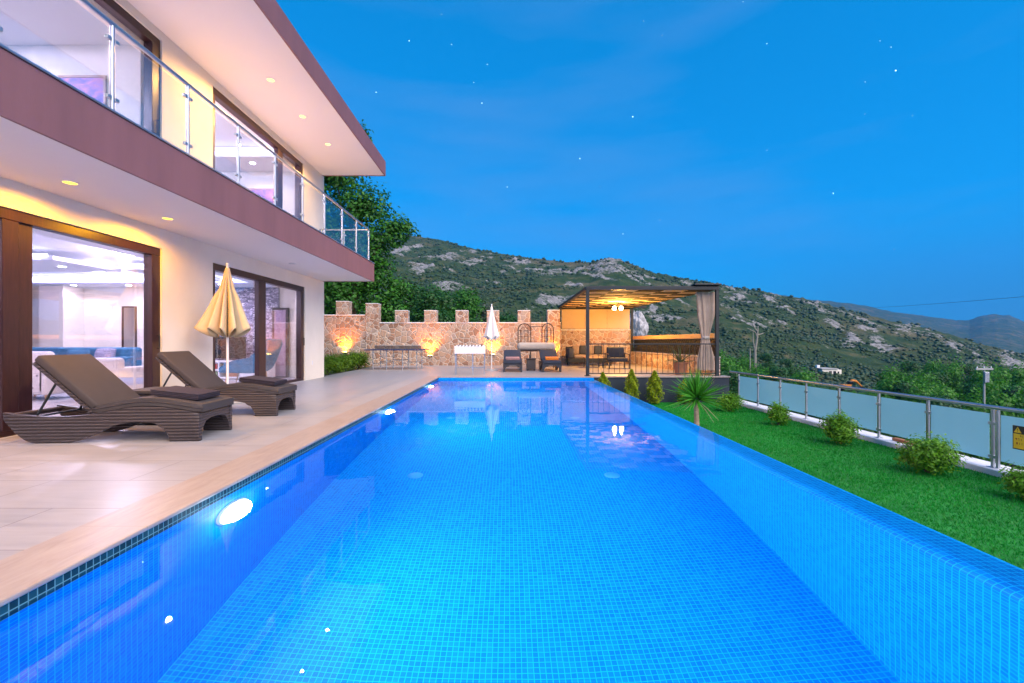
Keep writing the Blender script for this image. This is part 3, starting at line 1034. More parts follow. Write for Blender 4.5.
# inside: floors, ceilings, partition walls
I = MB(); I.box(-15.99, WX - .02, -3.74, 13.84, -.04, .012); I.box(-15.99, WX - .29, -3.74, 13.84, 3.49, 3.505)
I.build('indoor_floor', M['floor_in'], villa)
I = MB()
I.box(-15.99, WX - .29, 12.7, 13.84, 2.74, 2.95); I.box(-7.2, WX - .29, -3.7, 12.7, 2.74, 2.95)
I.box(-15.99, -14.6, -3.7, 12.7, 2.74, 2.95)
I.box(-13.2, -9.0, 9.0, 10.6, 2.72, 2.80); I.box(-11.4, -8.2, 6.4, 7.6, 2.72, 2.80)
I.box(-8.7, -7.7, 10.2, 12.2, 2.72, 2.80)
I.build('dropped_ceiling', M['indoor_paint'] if 'indoor_paint' in M else M['soffit'], villa)
M['led_blue'] = emit('led_cove_blue', (.20, .20, 1.0), 2.6)
M['led_white'] = emit('led_cove_white', (.46, .52, 1.0), 4.2)
L = MB()
L.box(-14.5, -7.3, 12.66, 12.695, 2.80, 2.86)
L.box(-7.235, -7.205, -3.0, 12.6, 2.80, 2.86)
L.box(-13.1, -9.1, 8.965, 8.995, 2.79, 2.83); L.box(-13.1, -9.1, 10.605, 10.635, 2.79, 2.83)
L.box(-11.3, -8.3, 6.365, 6.395, 2.79, 2.83); L.box(-11.3, -8.3, 7.605, 7.635, 2.79, 2.83)
L.box(-8.6, -7.8, 10.165, 10.195, 2.79, 2.83)
L.build('cove_light', M['led_white'], villa)
L = MB()
L.box(-13.0, -9.2, 8.94, 8.96, 2.715, 2.745); L.box(-14.5, -7.3, 12.64, 12.658, 2.735, 2.765); L.box(-11.2, -8.4, 6.34, 6.36, 2.715, 2.745)
L.build('cove_light', M['led_blue'], villa)
I = MB()
I.box(-15.98, WX - .29, 7.42, 7.6, 3.51, 6.198)          # wall between the two upper rooms
I.box(-15.98, WX - .29, 12.95, 13.1, 3.51, 6.198)
I.box(-13.6, -12.9, 13.2, 13.84, .02, 2.73); 
I.build('partition_wall', M['indoor_wall'] if 'indoor_wall' in M else M['white_wall'], villa)
I = MB()
I.box(-15.98, WX - .30, 6.1, 7.415, 5.93, 6.19); I.box(-15.98, WX - .30, 11.9, 12.945, 5.93, 6.19)
I.box(-15.98, -11.5, -3.7, 6.1, 5.93, 6.19); I.box(-15.98, -11.5, 7.65, 11.9, 5.93, 6.19)
I.build('dropped_ceiling', M['soffit'], villa)
L = MB(); L.box(-11.4, WX - .4, 6.06, 6.095, 6.0, 6.06); L.box(-11.4, WX - .4, 11.86, 11.895, 6.0, 6.06)
L.build('cove_light', M['led_white'], villa)
I = MB(); I.box(-9.3, -6.95, 13.78, 13.845, .013, 2.735)
I.build('mosaic_cladding', M['mosaic_wall'], villa)
I = MB(); I.box(-7.10, -6.62, 13.70, 13.775, .015, 2.12, .008)
o = I.build('inner_door', M['frame'], villa)
I = MB(); I.box(-7.03, -6.69, 13.685, 13.698, .05, 2.05, .004)
I.build('door_panel', simple('mauve_door_panel', (.30, .20, .27), .4), o)

def slider(y0, y1, z0, z1, stiles, label=None):
    """dark wood sliding door: outer frame, stiles at given (y0,y1), a pane in each leaf"""
    f = MB()
    xo, xi = WX - .03, WX - .17
    f.box(xi, xo, y0, y1, z1 - .13, z1, .006)
    f.box(xi, xo, y0, y1, z0, z0 + .075, .006)
    f.box(xi, xo, y0, y0 + .12, z0 + .076, z1 - .131, .006)
    f.box(xi, xo, y1 - .17, y1, z0 + .076, z1 - .131, .006)
    for a, b in stiles:
        m = (a + b) / 2
        f.box(xi + .03, xo - .004, a, m - .004, z0 + .076, z1 - .131, .006)
        f.box(xi - .02, xo - .035, m + .004, b, z0 + .076, z1 - .131, .006)
    o = f.build('sliding_door', M['frame'], villa)
    ys = [y0 + .12] + [v for s in stiles for v in s] + [y1 - .17]
    for k in range(0, len(ys), 2):
        p = MB(); p.box(WX - .105, WX - .095, ys[k], ys[k + 1], z0 + .074, z1 - .128)
        p.build('pane', M['glass'], o)
    h = MB(); h.tube([(xo + .002, y1 - .06, 1.0 + z0), (xo + .035, y1 - .06, 1.0 + z0), (xo + .035, y1 - .06, 1.2 + z0), (xo + .002, y1 - .06, 1.2 + z0)], .009, 8)
    h.build('handle', M['dark_metal'], o)
    return o
slider(1.0, 7.5, 0.0, 2.63, [(5.16, 5.52)])
slider(8.79, 12.78, 0.0, 2.63, [(10.48, 10.84)])
slider(1.0, 7.5, 3.51, 6.06, [(4.1, 4.4)])
slider(8.79, 12.7, 3.51, 6.06, [(11.35, 11.65)])
# socket plate on the wall
b = MB(); b.box(WX, WX + .012, 13.2, 13.28, .42, .54, .004); b.build('wall_socket', M['paint_white'], villa)

# balcony railing
rail = thing('balcony_railing', 'glass balcony railing with steel posts and handrail on the mauve slab', 'railing', (-4.2, 5.0, 3.5))
RX, RT = -4.20, 4.47
h = MB(); h.tube([(RX, -3.9, RT), (RX, 13.72, RT)], .026, 12); h.tube([(RX - .03, 13.74, RT), (WX + .01, 13.74, RT)], .024, 12)
h.build('handrail', M['steel'], rail, smooth=True)
py = [-.85, .28, 1.42, 2.56, 3.70, 4.83, 5.97, 7.08, 8.20, 9.30, 10.42, 11.52, 12.6, 13.72]
def rail_post(x, y):
    p = MB()
    p.cyl((x, y, 3.51), (x, y, RT - .015), .021, seg=14); p.cyl((x, y, 3.505), (x, y, 3.525), .045, seg=16)
    o = p.build('post', M['steel'], rail, smooth=True)
    k = MB()
    for z in (3.68, 4.30):
        for s in (-1, 1):
            if x == RX: k.box(x - .018, x + .018, y + s * .022 + (0 if s > 0 else -.05), y + s * .022 + (.05 if s > 0 else 0), z - .018, z + .018, .004)
            else: k.box(x + s * .022 + (0 if s > 0 else -.05), x + s * .022 + (.05 if s > 0 else 0), y - .018, y + .018, z - .018, z + .018, .004)
    k.build('glass_clamp', M['steel'], o)
for y in py: rail_post(RX, y)
for x in (-4.95, -5.62): rail_post(x, 13.74)
for a, b_ in zip(py[:-1], py[1:]):
    g = MB(); g.box(RX - .005, RX + .005, a + .045, b_ - .045, 3.56, 4.40); g.build('glass_panel', M['rail_glass'], rail)
for a, b_ in ((-5.575, -4.99), (-4.905, -4.26)):
    g = MB(); g.box(a, b_, 13.735, 13.745, 3.56, 4.40); g.build('glass_panel', M['rail_glass'], rail)

# downlights in the soffits
def downlight(x, y, z, label, col, watts, lens, name='downlight', group='soffit downlights', spot=172, glow=None):
    glow = M['glow_amber'] if lens is M['bulb_amber'] else M['glow_warm'] if lens is M['bulb_white'] else None
    t = thing(name, label, 'downlight', (x, y, z), 0, group)
    b = MB(); b.lathe([(.045, -.004), (.052, -.012), (.075, -.008), (.08, .0)], (x, y, z), 24); b.build('trim_ring', M['white_metal'], t, smooth=True)
    b = MB(); b.lathe([(.001, -.0065), (.026, -.006)], (x, y, z), 20); b.build('lens', lens, t)
    b = MB(); b.lathe([(.0265, -.0055), (.058, -.0135), (.066, -.0125)], (x, y, z), 24); b.build('diffuser', M['off_lens'] if not watts else glow or lens, t, smooth=True)
    if watts: lamp('downlight_lamp', 'SPOT', (x, y, z - .03), watts, col, t, .035, (0, 0, -1), spot, .35)
AMB = (1, .42, .006); WARM = (1, .50, .11)
M['off_lens'] = simple('unlit_lens', (.6, .6, .58), .3)
downlight(-5.08, 5.28, 2.95, 'glowing amber downlight under the balcony above the first glass door', AMB, DL_LOW, M['bulb_amber'])
downlight(-5.10, 6.82, 2.95, 'glowing amber downlight under the balcony between the wide glass door and the cream parasol', AMB, DL_LOW, M['bulb_amber'])
downlight(-5.08, 3.74, 2.95, 'amber downlight under the balcony at the near end of the glass door', AMB, DL_LOW, M['bulb_amber'])
downlight(-5.08, 2.2, 2.95, 'amber downlight under the balcony close to the camera', AMB, DL_LOW * .6, M['bulb_amber'])
downlight(-5.12, 10.8, 2.95, 'unlit round downlight under the far half of the balcony', AMB, 0, M['off_lens'])
downlight(-4.62, 8.86, 6.2, 'nearest of the three warm downlights under the roof overhang', WARM, DL_UP, M['bulb_white'])
downlight(-4.65, 10.3, 6.2, 'middle of the three warm downlights under the roof overhang', WARM, DL_UP, M['bulb_white'])
downlight(-4.65, 11.75, 6.2, 'farthest of the three warm downlights under the roof overhang', WARM, DL_UP, M['bulb_white'])
# indoor ceiling spots
M['bulb_cool'] = emit('lit_cool_lens', (.95, .93, 1), 16)
LAV = (.74, .63, 1.0)
for x, y, z, s, wv in ((-12.6, 13.2, 2.74, 'indoor ceiling spot over the living room back wall, left of the mirror', 45), (-11.0, 13.2, 2.74, 'indoor ceiling spot over the living room back wall, right of the mirror', 45),
                   (-9.6, 9.8, 2.72, 'indoor ceiling spot in the suspended panel of the living room', 60), (-9.6, 7.0, 2.72, 'indoor ceiling spot in the near suspended panel of the living room', 90),
                   (-6.5, 8.2, 2.74, 'indoor ceiling spot just behind the wall between the two glass doors', 60), (-6.55, 12.3, 2.74, 'indoor ceiling spot above the blue armchair', 60), (-8.2, 13.0, 2.74, 'indoor ceiling spot in front of the mosaic wall', 60),
                   (-6.6, 4.6, 2.74, 'indoor ceiling spot behind the near glass door', 60),
                   (-7.6, 6.6, 5.93, 'upstairs ceiling spot in front of the near picture', 70), (-8.6, 12.3, 5.93, 'upstairs ceiling spot left of the far picture', 60), (-6.9, 12.3, 5.93, 'upstairs ceiling spot right of the far picture', 60)):
    downlight(x, y, z, s, LAV, wv * INDOOR, M['bulb_cool'], 'ceiling_spot', 'indoor ceiling spots', 140)
for x, y, z, s, wv in ((-9.5, 4.4, 2.93, 'added flat fill light over the near living room', 170), (-10.5, 11.6, 2.93, 'added flat fill light over the blue sofa', 150), (-7.9, 9.4, 2.93, 'added flat fill light near the armchair', 110),
                    (-8.0, 5.0, 6.17, 'added flat fill light of the near upstairs room', 380), (-8.0, 9.8, 6.17, 'added flat fill light of the far upstairs room', 350)):
    t_ = thing('ceiling_fill_light', s, 'added fill light', (x, y, z), 0)  # added fixtures that brighten the rooms besides the coves and spots
    b = MB(); b.lathe([(.001, -.05), (.16, -.045), (.20, -.02), (.21, .02)], (x, y, z), 28); b.build('diffuser', M['bulb_cool'], t_, smooth=True)
    lamp('ceiling_fill_lamp', 'POINT', (x, y, z - .16), wv * INDOOR, LAV, t_, .12)

# ------------------------------------------------------------------ things inside
def sofa_seat(name, label, cat, x0, x1, y0, y1, h, m, arm=.2, group=None, face=-1, tuft=False, seat_h=.42):
    """a sofa; face=-1: the seat opens towards the camera, +1: away from it"""
    t = thing(name, label, cat, ((x0 + x1) / 2, (y0 + y1) / 2, .012), 0, group)
    bt = .22
    yb0, yb1 = (y1 - bt, y1) if face < 0 else (y0, y0 + bt)
    b = MB(); b.box(x0 + arm, x1 - arm, y0 + (.02 if face < 0 else bt + .003), y1 - (bt + .003 if face < 0 else .02), .14, seat_h, .05, 3); b.build('seat', m, t, smooth=True)
    b = MB(); b.box(x0 + .02, x1 - .02, yb0, yb1, .12, h, .07, 4); bk = b.build('backrest', m, t, smooth=True)
    for xa, xb in ((x0, x0 + arm), (x1 - arm, x1)):
        b = MB(); b.box(xa, xb, y0, y1 - (bt + .004) if face < 0 else y1, .12, max(seat_h + .12, h * .78), .06, 4)
        if face > 0: b.xform(Matrix.Translation((0, bt + .004, 0)) @ Matrix.Identity(4)) if False else None
        b.build('armrest', m, t, smooth=True)
    for xa in (x0 + .1, x1 - .1):
        for ya in (y0 + .1, y1 - .1):
            b = MB(); b.cyl((xa, ya, .012), (xa, ya, .14), .018, .028, 10); b.build('leg', M['light_wood'], t)
    if tuft:
        b = MB()
        yy = yb0 - .003 if face > 0 else yb1 + .003
        for r_ in range(3):
            k = max(2, int((x1 - x0) / .2))
            for q in range(k):
                xx = x0 + .12 + (x1 - x0 - .24) * (q + (.5 if r_ % 2 else 0)) / k + .03
                b.ball((xx, yy, .25 + r_ * (h - .38) / 2.4), .018, 2, (1, .5, 1))
        b.build('upholstery_button', M['button'], bk, smooth=True)
    return t
sofa_seat('sofa', 'long blue velvet sofa along the back of the living room', 'sofa', -12.4, -8.95, 10.25, 11.2, .96, M['blue_velvet'])
sofa_seat('armchair', 'cream button tufted armchair seen from behind, by the blue sofa arm', 'armchair', -8.05, -7.12, 8.3, 9.1, .80, M['tufted'], .18, None, 1, True)
sofa_seat('armchair', 'cream button tufted armchair partly hidden by the dark door post', 'armchair', -9.45, -8.42, 8.3, 9.1, .92, M['tufted'], .18, None, 1, True)
def cushion(x, y, z, w, h, tilt, m, label, rz=0):
    b = MB()
    b.ball((0, 0, 0), 1, 4, (w / 2, .07, h / 2))
    for v in b.bm.verts:
        a, c = v.co.x / (w / 2), v.co.z / (h / 2)
        k = 1 / max(1e-6, max(abs(a), abs(c))) * math.sqrt(a * a + c * c)
        k = 1 + (k - 1) * .8
        v.co.x *= k; v.co.z *= k
    b.xform(Matrix.Rotation(R(rz), 4, 'Z') @ Matrix.Rotation(R(tilt), 4, 'X'))
    o = b.build('cushion', m, None, smooth=True)
    o.location = (x, y, z)
    return tag(o, label, 'cushion', 'cushions on the living room sofa')
cushion(-10.25, 10.82, .68, .58, .46, -14, M['blue_velvet'], 'blue velvet cushion standing on the blue sofa')
cushion(-9.62, 10.84, .70, .50, .50, -16, M['patterned'], 'patterned grey cushion standing at the right end of the blue sofa')
t_ = thing('wall_mirror', 'narrow dark framed mirror hanging on the living room back wall', 'mirror', (-11.5, 13.8, .75))
b = MB()
mx0, mx1, mz0, mz1, my = -11.72, -11.28, .76, 2.17, 13.80
for q in ((mx0, mx1, mz0, mz0 + .04), (mx0, mx1, mz1 - .04, mz1), (mx0, mx0 + .04, mz0 + .041, mz1 - .041), (mx1 - .04, mx1, mz0 + .041, mz1 - .041)):
    b.box(q[0], q[1], my, my + .045, q[2], q[3], .004)
b.build('frame', M['frame'], t_)
b = MB(); b.box(mx0 + .041, mx1 - .041, my + .02, my + .04, mz0 + .041, mz1 - .041); b.build('glass', M['mirror'], t_)

t_ = thing('tv_unit', 'white low television unit with open shelves by the mosaic wall', 'tv unit', (-7.9, 13.3, .012))
b = MB(); b.box(-8.9, -6.95, 13.05, 13.6, .50, .55, .004); b.box(-8.9, -6.95, 13.05, 13.6, .04, .08, .004)
for x in (-8.9, -8.32, -7.74, -7.2, -6.99): b.box(x, x + .04, 13.052, 13.6, .081, .499)
b.box(-8.86, -7.74, 13.06, 13.6, .27, .30); b.build('carcass', M['paint_white'], t_)
b = MB(); b.box(-7.69, -7.21, 13.056, 13.08, .09, .49, .004); b.build('drawer_front', M['paint_white'], t_)
tcol = [(.5, .06, .05), (.6, .42, .06), (.2, .3, .1), (.45, .2, .1)]
for i, (x, z, w_, s) in enumerate(((-8.75, .305, .34, 'red folder box in the top left shelf of the white unit'), (-8.2, .305, .3, 'yellow box in the top middle shelf of the white unit'), (-8.72, .085, .3, 'green box in the bottom left shelf of the white unit'), (-8.15, .085, .32, 'brown box in the bottom middle shelf of the white unit'))):
    b = MB(); b.box(x, x + w_, 13.15, 13.4, z, z + .14, .01); b.box(x + .02, x + w_ - .02, 13.145, 13.149, z + .03, z + .06)
    tag(b.build('storage_box', simple('storage_box_%s' % ('red', 'yellow', 'green', 'brown')[i], tcol[i], .6)), s, 'box', 'boxes on the unit shelves')
t_ = thing('television', 'black television standing on the white unit', 'television', (-8.25, 13.4, .55))
b = MB(); b.box(-8.75, -7.72, 13.38, 13.43, .60, 1.24, .008); b.build('casing', M['black'], t_)
b = MB(); b.box(-8.73, -7.74, 13.374, 13.379, .62, 1.22); b.build('screen', M['tv'], t_)
b = MB(); b.box(-8.5, -8.0, 13.3, 13.5, .552, .565, .003); b.box(-8.28, -8.22, 13.39, 13.42, .565, .60); b.build('stand', M['black'], t_)

# blue wing armchair
t_ = thing('armchair', 'blue velvet wing armchair with wooden legs behind the far glass door', 'armchair', (-6.8, 12.0, .012))
prof = catmull([(-7.38, .30), (-7.40, .42), (-7.25, .50), (-7.0, .62), (-6.75, .66), (-6.52, .72), (-6.44, .95), (-6.36, 1.14), (-6.18, 1.17), (-6.10, 1.10), (-6.16, .85), (-6.28, .55), (-6.42, .34), (-6.6, .28)], 5)
b = MB(); b.prism([(p.x, p.y) for p in [Vector((q[0], q[1], 0)) for q in prof]], 11.62, 12.32, 'y', .04); b.build('shell', M['blue_velvet'], t_, smooth=True)
b = MB(); b.box(-7.33, -6.55, 11.70, 12.24, .46, .56, .04, 3); b.build('seat', M['blue_velvet'], t_, smooth=True)
for x, y, dx in ((-7.2, 11.72, -.08), (-7.2, 12.2, -.08), (-6.5, 11.72, .06), (-6.5, 12.2, .06)):
    b = MB(); b.cyl((x + dx, y, .012), (x, y, .34), .014, .022, 10); b.build('leg', M['light_wood'], t_)

def picture(x0, x1, z0, z1, y, label):
    t = thing('framed_picture', label, 'picture', ((x0 + x1) / 2, y, z0))
    b = MB()
    for q in ((x0, x1, z0, z0 + .04), (x0, x1, z1 - .04, z1), (x0, x0 + .04, z0 + .041, z1 - .041), (x1 - .04, x1, z0 + .041, z1 - .041)):
        b.box(q[0], q[1], y - .04, y - .004, q[2], q[3], .004)
    b.build('frame', M['light_wood'], t)
    b = MB(); b.box(x0 + .041, x1 - .041, y - .03, y - .005, z0 + .041, z1 - .041); b.build('canvas', M['painting'], t)
picture(-7.30, -6.52, 4.62, 5.42, 7.415, 'violet and pink painting hanging in the near upstairs room')
picture(-7.55, -6.6, 4.45, 5.45, 12.945, 'mauve painting hanging in the far upstairs room')

# ------------------------------------------------------------------ loungers
def make_lounger(label, group):
    root = thing('sun_lounger', label, 'sun lounger', (0, 0, 0), 0, group)
    up = catmull([(-2.02, .335), (-1.86, .31), (-1.6, .288), (-1.3, .292), (-1.0, .33), (-.70, .382), (-.45, .385), (-.2, .35), (0, .312)], 5)
    lo = catmull([(0, .22), (-.005, .10), (.0, 0)], 5) + catmull([(-.31, 0), (-.335, .09), (-.42, .185), (-.62, .222), (-.86, .19), (-1.06, .105), (-1.22, .035), (-1.36, 0)], 5) + catmull([(-1.66, 0), (-1.78, .03), (-1.9, .13), (-2.01, .26)], 5)
    poly = [(p[0], p[1]) for p in up] + [(p[0], p[1]) for p in lo]
    for s in (-1, 1):
        b = MB(); b.prism(poly, s * .345, s * .285, 'y', .012)
        b.build('side_panel', M['wicker'], root, world=False, smooth=True, angle=50)
    arc = [(.284, .04), (.262, .13), (.20, .20), (.10, .228), (-.10, .228), (-.20, .20), (-.262, .13), (-.284, .04)]
    b = MB(); b.prism([(-.284, .30), (.284, .30)] + arc, -.06, -.008, 'x'); b.box(-2.0, -1.94, -.284, .284, .26, .32, .012); b.box(-1.2, -1.12, -.284, .284, .235, .275, .01)
    b.build('end_rail', M['wicker'], root, world=False)
    # slats follow the frame
    b = MB()
    for k in range(7):
        x = -1.06 + k * .15
        z = float(np.interp(x, [p[0] for p in up], [p[1] for p in up]))
        b.box(x, x + .10, -.284, .284, z - .05, z - .03)
    b.build('slat_base', M['dark_metal'], root, world=False)
    xs = np.linspace(-1.13, .03, 22)
    zz = np.interp(xs, [p[0] for p in up], [p[1] for p in up]) + .006
    top = [(x, z + .085) for x, z in zip(xs, zz)]
    bot = [(x, z) for x, z in zip(xs, zz)]
    b = MB(); b.prism(top + bot[::-1], -.335, .335, 'y', .022)
    sp_ = b.build('seat_pad', M['pad'], root, world=False, smooth=True, angle=50)
    c = MB()
    for s in (-1, 1): c.tube([(x, s * .337, z + .045) for x, z in zip(xs, zz)], .006, 6)
    c.build('piping', M['wicker'], sp_, world=False)
    # backrest: board and pad, raised
    Mx = Matrix.Translation((-1.13, 0, .325)) @ Matrix.Rotation(R(42), 4, 'Y')
    b = MB(); b.box(-.81, .0, -.325, .325, -.02, .022, .01, M=None); b.xform(Mx)
    br = b.build('backrest', M['wicker'], root, world=False)
    b = MB(); b.box(-.825, .02, -.335, .335, .026, .112, .024, 3); b.xform(Mx)
    b.build('back_pad', M['pad'], br, world=False, smooth=True, angle=50)
    b = MB()
    for s in (-1, 1):
        b.tube([Mx @ Vector((-.52, s * .27, -.03)), (-1.74, s * .27, .28)], .012, 8)
    b.tube([(-1.74, -.28, .28), (-1.74, .28, .28)], .012, 8)
    b.build('back_strut', M['dark_metal'], root, world=False)
    return root
M['dark_wicker'] = simple('dark_grey_wicker', (.03, .03, .038), .5, var=.25, scale=25, bump=.4, bscale=60)
lounger = make_lounger('nearest brown wicker sun lounger with raised back by the first glass door', 'brown wicker sun loungers')
def place(o, loc, rz, label):
    o.location = loc; o.rotation_euler = (0, 0, R(rz)); o['label'] = label
    return o
place(lounger, (-3.43, 5.36, 0), 4, lounger['label'])
l2 = place(copy_tree(lounger), (-3.43, 7.05, 0), 3, 'second brown wicker sun lounger, in front of the cream parasol')
def recline(o):
    """the far pair has dark blue pads and a lower back"""
    h = Matrix.Translation((-1.13, 0, .325))
    T = h @ Matrix.Rotation(R(-17), 4, 'Y') @ h.inverted()
    for ch in o.children:
        if ch.name.startswith(('backrest', 'back_strut')): ch.matrix_basis = T
        for q in [ch] + list(ch.children):
            q.material_slots[0].link = 'OBJECT'
            q.material_slots[0].material = M['navy'] if 'pad' in q.name else M['dark_wicker']
    return o
l3 = place(copy_tree(lounger), (.17, 16.35, 0), -90, 'dark sun lounger at the far pool end, beside the white parasol'); recline(l3)
l4 = place(copy_tree(lounger), (1.58, 16.35, 0), -90, 'dark sun lounger at the far pool end with a bright orange towel'); recline(l4)
def towel(loc, rz, m, label, sx=.5, sy=.36, pitch=0):
    b = MB()
    for k in range(4):
        j = rnd.uniform(-.01, .01)
        b.box(-sx / 2 + j, sx / 2 + j * .5, -sy / 2 + rnd.uniform(-.008, .008), sy / 2, k * .0165, k * .0165 + .0145, .006)
    b.xform(Matrix.Rotation(R(pitch), 4, 'Y'))
    o = b.build('folded_towel', m, None, smooth=True)
    o.location = loc; o.rotation_euler = (0, 0, R(rz))
    return tag(o, label, 'towel', 'folded towels on the loungers')
towel((-3.77, 5.34, .468), 4, M['towel'], 'folded dark plum towel on the foot of the nearest lounger', .52, .44, 7)
towel((-3.77, 7.03, .468), 3, M['towel'], 'folded dark plum towel on the foot of the second lounger', .52, .44, 7)
towel((.17, 16.66, .455), -90, M['stripe'], 'folded grey and red towel on the far lounger by the white parasol', .40, .5, 7)
towel((1.60, 16.66, .455), -90, M['orange'], 'folded orange towel on the far lounger', .42, .46, 7)

def wicker_table(x, y, s, h, label):
    t = thing('side_table', label, 'side table', (x, y, 0))
    b = MB(); b.box(x - s / 2, x + s / 2, y - s / 2, y + s / 2, h - .045, h, .01); b.build('table_top', M['pad'], t)
    b = MB(); b.box(x - s / 2 + .02, x + s / 2 - .02, y - s / 2 + .02, y + s / 2 - .02, .03, h - .046, .012); b.build('body', M['wicker'], t)
    for i in (-1, 1):
        for j in (-1, 1):
            b = MB(); b.box(x + i * (s / 2 - .06) - .025, x + i * (s / 2 - .06) + .025, y + j * (s / 2 - .06) - .025, y + j * (s / 2 - .06) + .025, 0, .029); b.build('foot', M['black'], t)
wicker_table(-4.75, 6.20, .56, .46, 'low brown wicker side table between the two near loungers')
wicker_table(.875, 17.35, .38, .46, 'small dark side table between the two far loungers')
b = MB(); b.lathe([(.001, 0), (.035, 0), (.037, .10), (.03, .14), (.013, .17), (.012, .21), (.016, .212), (.016, .225), (.001, .226)], (.84, 17.3, .461), 16)
tag(b.build('bottle', M['black'], smooth=True), 'small dark bottle on the side table between the far loungers', 'bottle')

# ------------------------------------------------------------------ parasols
def parasol(x, y, top, bottom, R0, label, m, folds, pole_m, pinch=None):
    t = thing('parasol', label, 'parasol', (x, y, 0))
    b = MB(); b.cyl((x, y, .03), (x, y, top + .05), .021, seg=12); b.ball((x, y, top + .07), .028, 2); b.build('pole', pole_m, t, smooth=True)
    b = MB(); b.lathe([(.001, .05), (.05, .055), (.2, .045), (.25, .02), (.25, 0)], (x, y, 0), 28); b.build('base', M['concrete'], t, smooth=True)
    H = top - bottom
    prof = []
    n = 18
    for i in range(n + 1):
        q = i / n
        r = .035 + (R0 - .035) * (q ** 1.15)
        if pinch: r *= 1 - pinch[1] * math.exp(-((q - pinch[0]) / .08) ** 2)
        prof.append((r, top - q * H))
    ph = rnd.uniform(0, 6)
    def f(r, z, a):
        q = (top - z) / H
        w = (.34 if not pinch else .44) * min(1, q * 2.2)
        return r * (1 - w * .55 + w * (2 * abs(math.cos(folds / 2 * a + .45 * math.sin(2 * a + ph))) - 1 if pinch else math.cos(folds * a + .9 * math.sin(2 * a + ph))) + .06 * q * math.sin(3 * a + ph) + (.16 * q * math.cos(a - 2.6) + .12 * math.sin(5 * a + 2 * ph) * q if pinch else 0))
    b = MB()
    bm = b.bm
    seg = folds * 14
    rings = []
    for r, z in prof:
        ring = []
        for k in range(seg):
            a = 2 * math.pi * k / seg
            q = (top - z) / H
            zz = z + (.07 * H * (q ** 4)) * math.cos(folds * a + .9 * math.sin(2 * a + ph))
            rr = f(r, z, a)
            ring.append(bm.verts.new((x + rr * math.cos(a), y + rr * math.sin(a), zz)))
        rings.append(ring)
    for i in range(n):
        for k in range(seg):
            bm.faces.new([rings[i][k], rings[i][(k + 1) % seg], rings[i + 1][(k + 1) % seg], rings[i + 1][k]])
    bm.faces.new(rings[0])
    cn_ = b.build('canopy', m, t, smooth=True, angle=80)
    so = cn_.modifiers.new('cloth_thickness', 'SOLIDIFY'); so.thickness = .006
    for k in range(folds):
        b = MB()
        a = 2 * math.pi * k / folds
        b.tube([(x + .03 * math.cos(a), y + .03 * math.sin(a), top - .04), (x + R0 * .5 * math.cos(a), y + R0 * .5 * math.sin(a), bottom + .10)], .008, 6)
        b.build('rib', M['white_metal'], t)
parasol(-4.98, 8.08, 2.40, 1.25, .365, 'half closed cream parasol hanging in folds in front of the far glass door', M['canvas'], 10, M['white_metal'], (.30, .12))
parasol(-.62, 17.2, 2.42, 1.22, .27, 'closed white parasol standing at the far end of the pool', M['white_canvas'], 6, M['white_metal'])

# ------------------------------------------------------------------ rubble wall with merlons
SWY = 20.9
sw = thing('stone_wall', 'rubble stone garden wall topped with square merlons behind the pool', 'wall', (-2.8, SWY + .2, 0))
b = MB(); b.box(-6.2, 2.42, SWY, SWY + .4, -.2, 1.93); b.box(-9.6, -6.202, SWY - .02, SWY + .42, -.2, 2.28)
b.build('wall', M['stone'], sw)
cp = MB(); cp.box(-5.9, 2.42, SWY - .03, SWY + .43, 1.932, 1.985, .012); cp.box(-9.6, -6.55, SWY - .05, SWY + .45, 2.283, 2.335, .012)
cp.build('coping', M['white_kerb'], sw)
for x, z0, z1 in ((-9.0, 2.33, 2.92), (-7.6, 2.33, 2.92), (-6.24, -.1, 2.82), (-4.90, 1.98, 2.50), (-3.56, 1.98, 2.50), (-2.12, 1.98, 2.50), (-.69, 1.98, 2.50), (.73, 1.98, 2.50), (2.09, -.1, 2.52)):
    b = MB(); b.box(x - .285, x + .285, SWY - .06, SWY + .46, z0, z1, .015); o = b.build('merlon', M['stone'], sw)
    b = MB(); b.box(x - .29, x + .29, SWY - .065, SWY + .465, z1 + .001, z1 + .035, .008); b.build('cap', M['white_kerb'], o)

def wall_light(x, z, label, y=SWY - .02, watts=None):
    t = thing('wall_light', label, 'wall light', (x, y, z), 0, 'amber uplights on the stone wall')
    b = MB(); b.box(x - .11, x + .11, y - .16, y - .062 + .02, z - .03, z, .008); b.box(x - .03, x + .03, y - .05, y + .02, z - .05, z - .005, .005)
    b.build('fixture', M['dark_metal'], t)
    b = MB(); b.box(x - .085, x + .085, y - .15, y - .06, z + .001, z + .012, .004); b.build('lens', M['bulb_amber'], t)
    lamp('uplight_lamp', 'SPOT', (x, y - .15, z + .06), watts or UPL, (1, .25, .008), t, .03, (0, .30, 1), 120, .9)
wall_light(-7.45, .62, 'amber wall uplight glowing behind the hedge by the villa corner')
wall_light(-3.56, .46, 'amber wall uplight glowing behind the right end of the table tennis table')
wall_light(-.69, .52, 'amber wall uplight glowing behind the white parasol pole')
wall_light(2.06, .46, 'amber wall uplight glowing on the last pillar by the pergola')

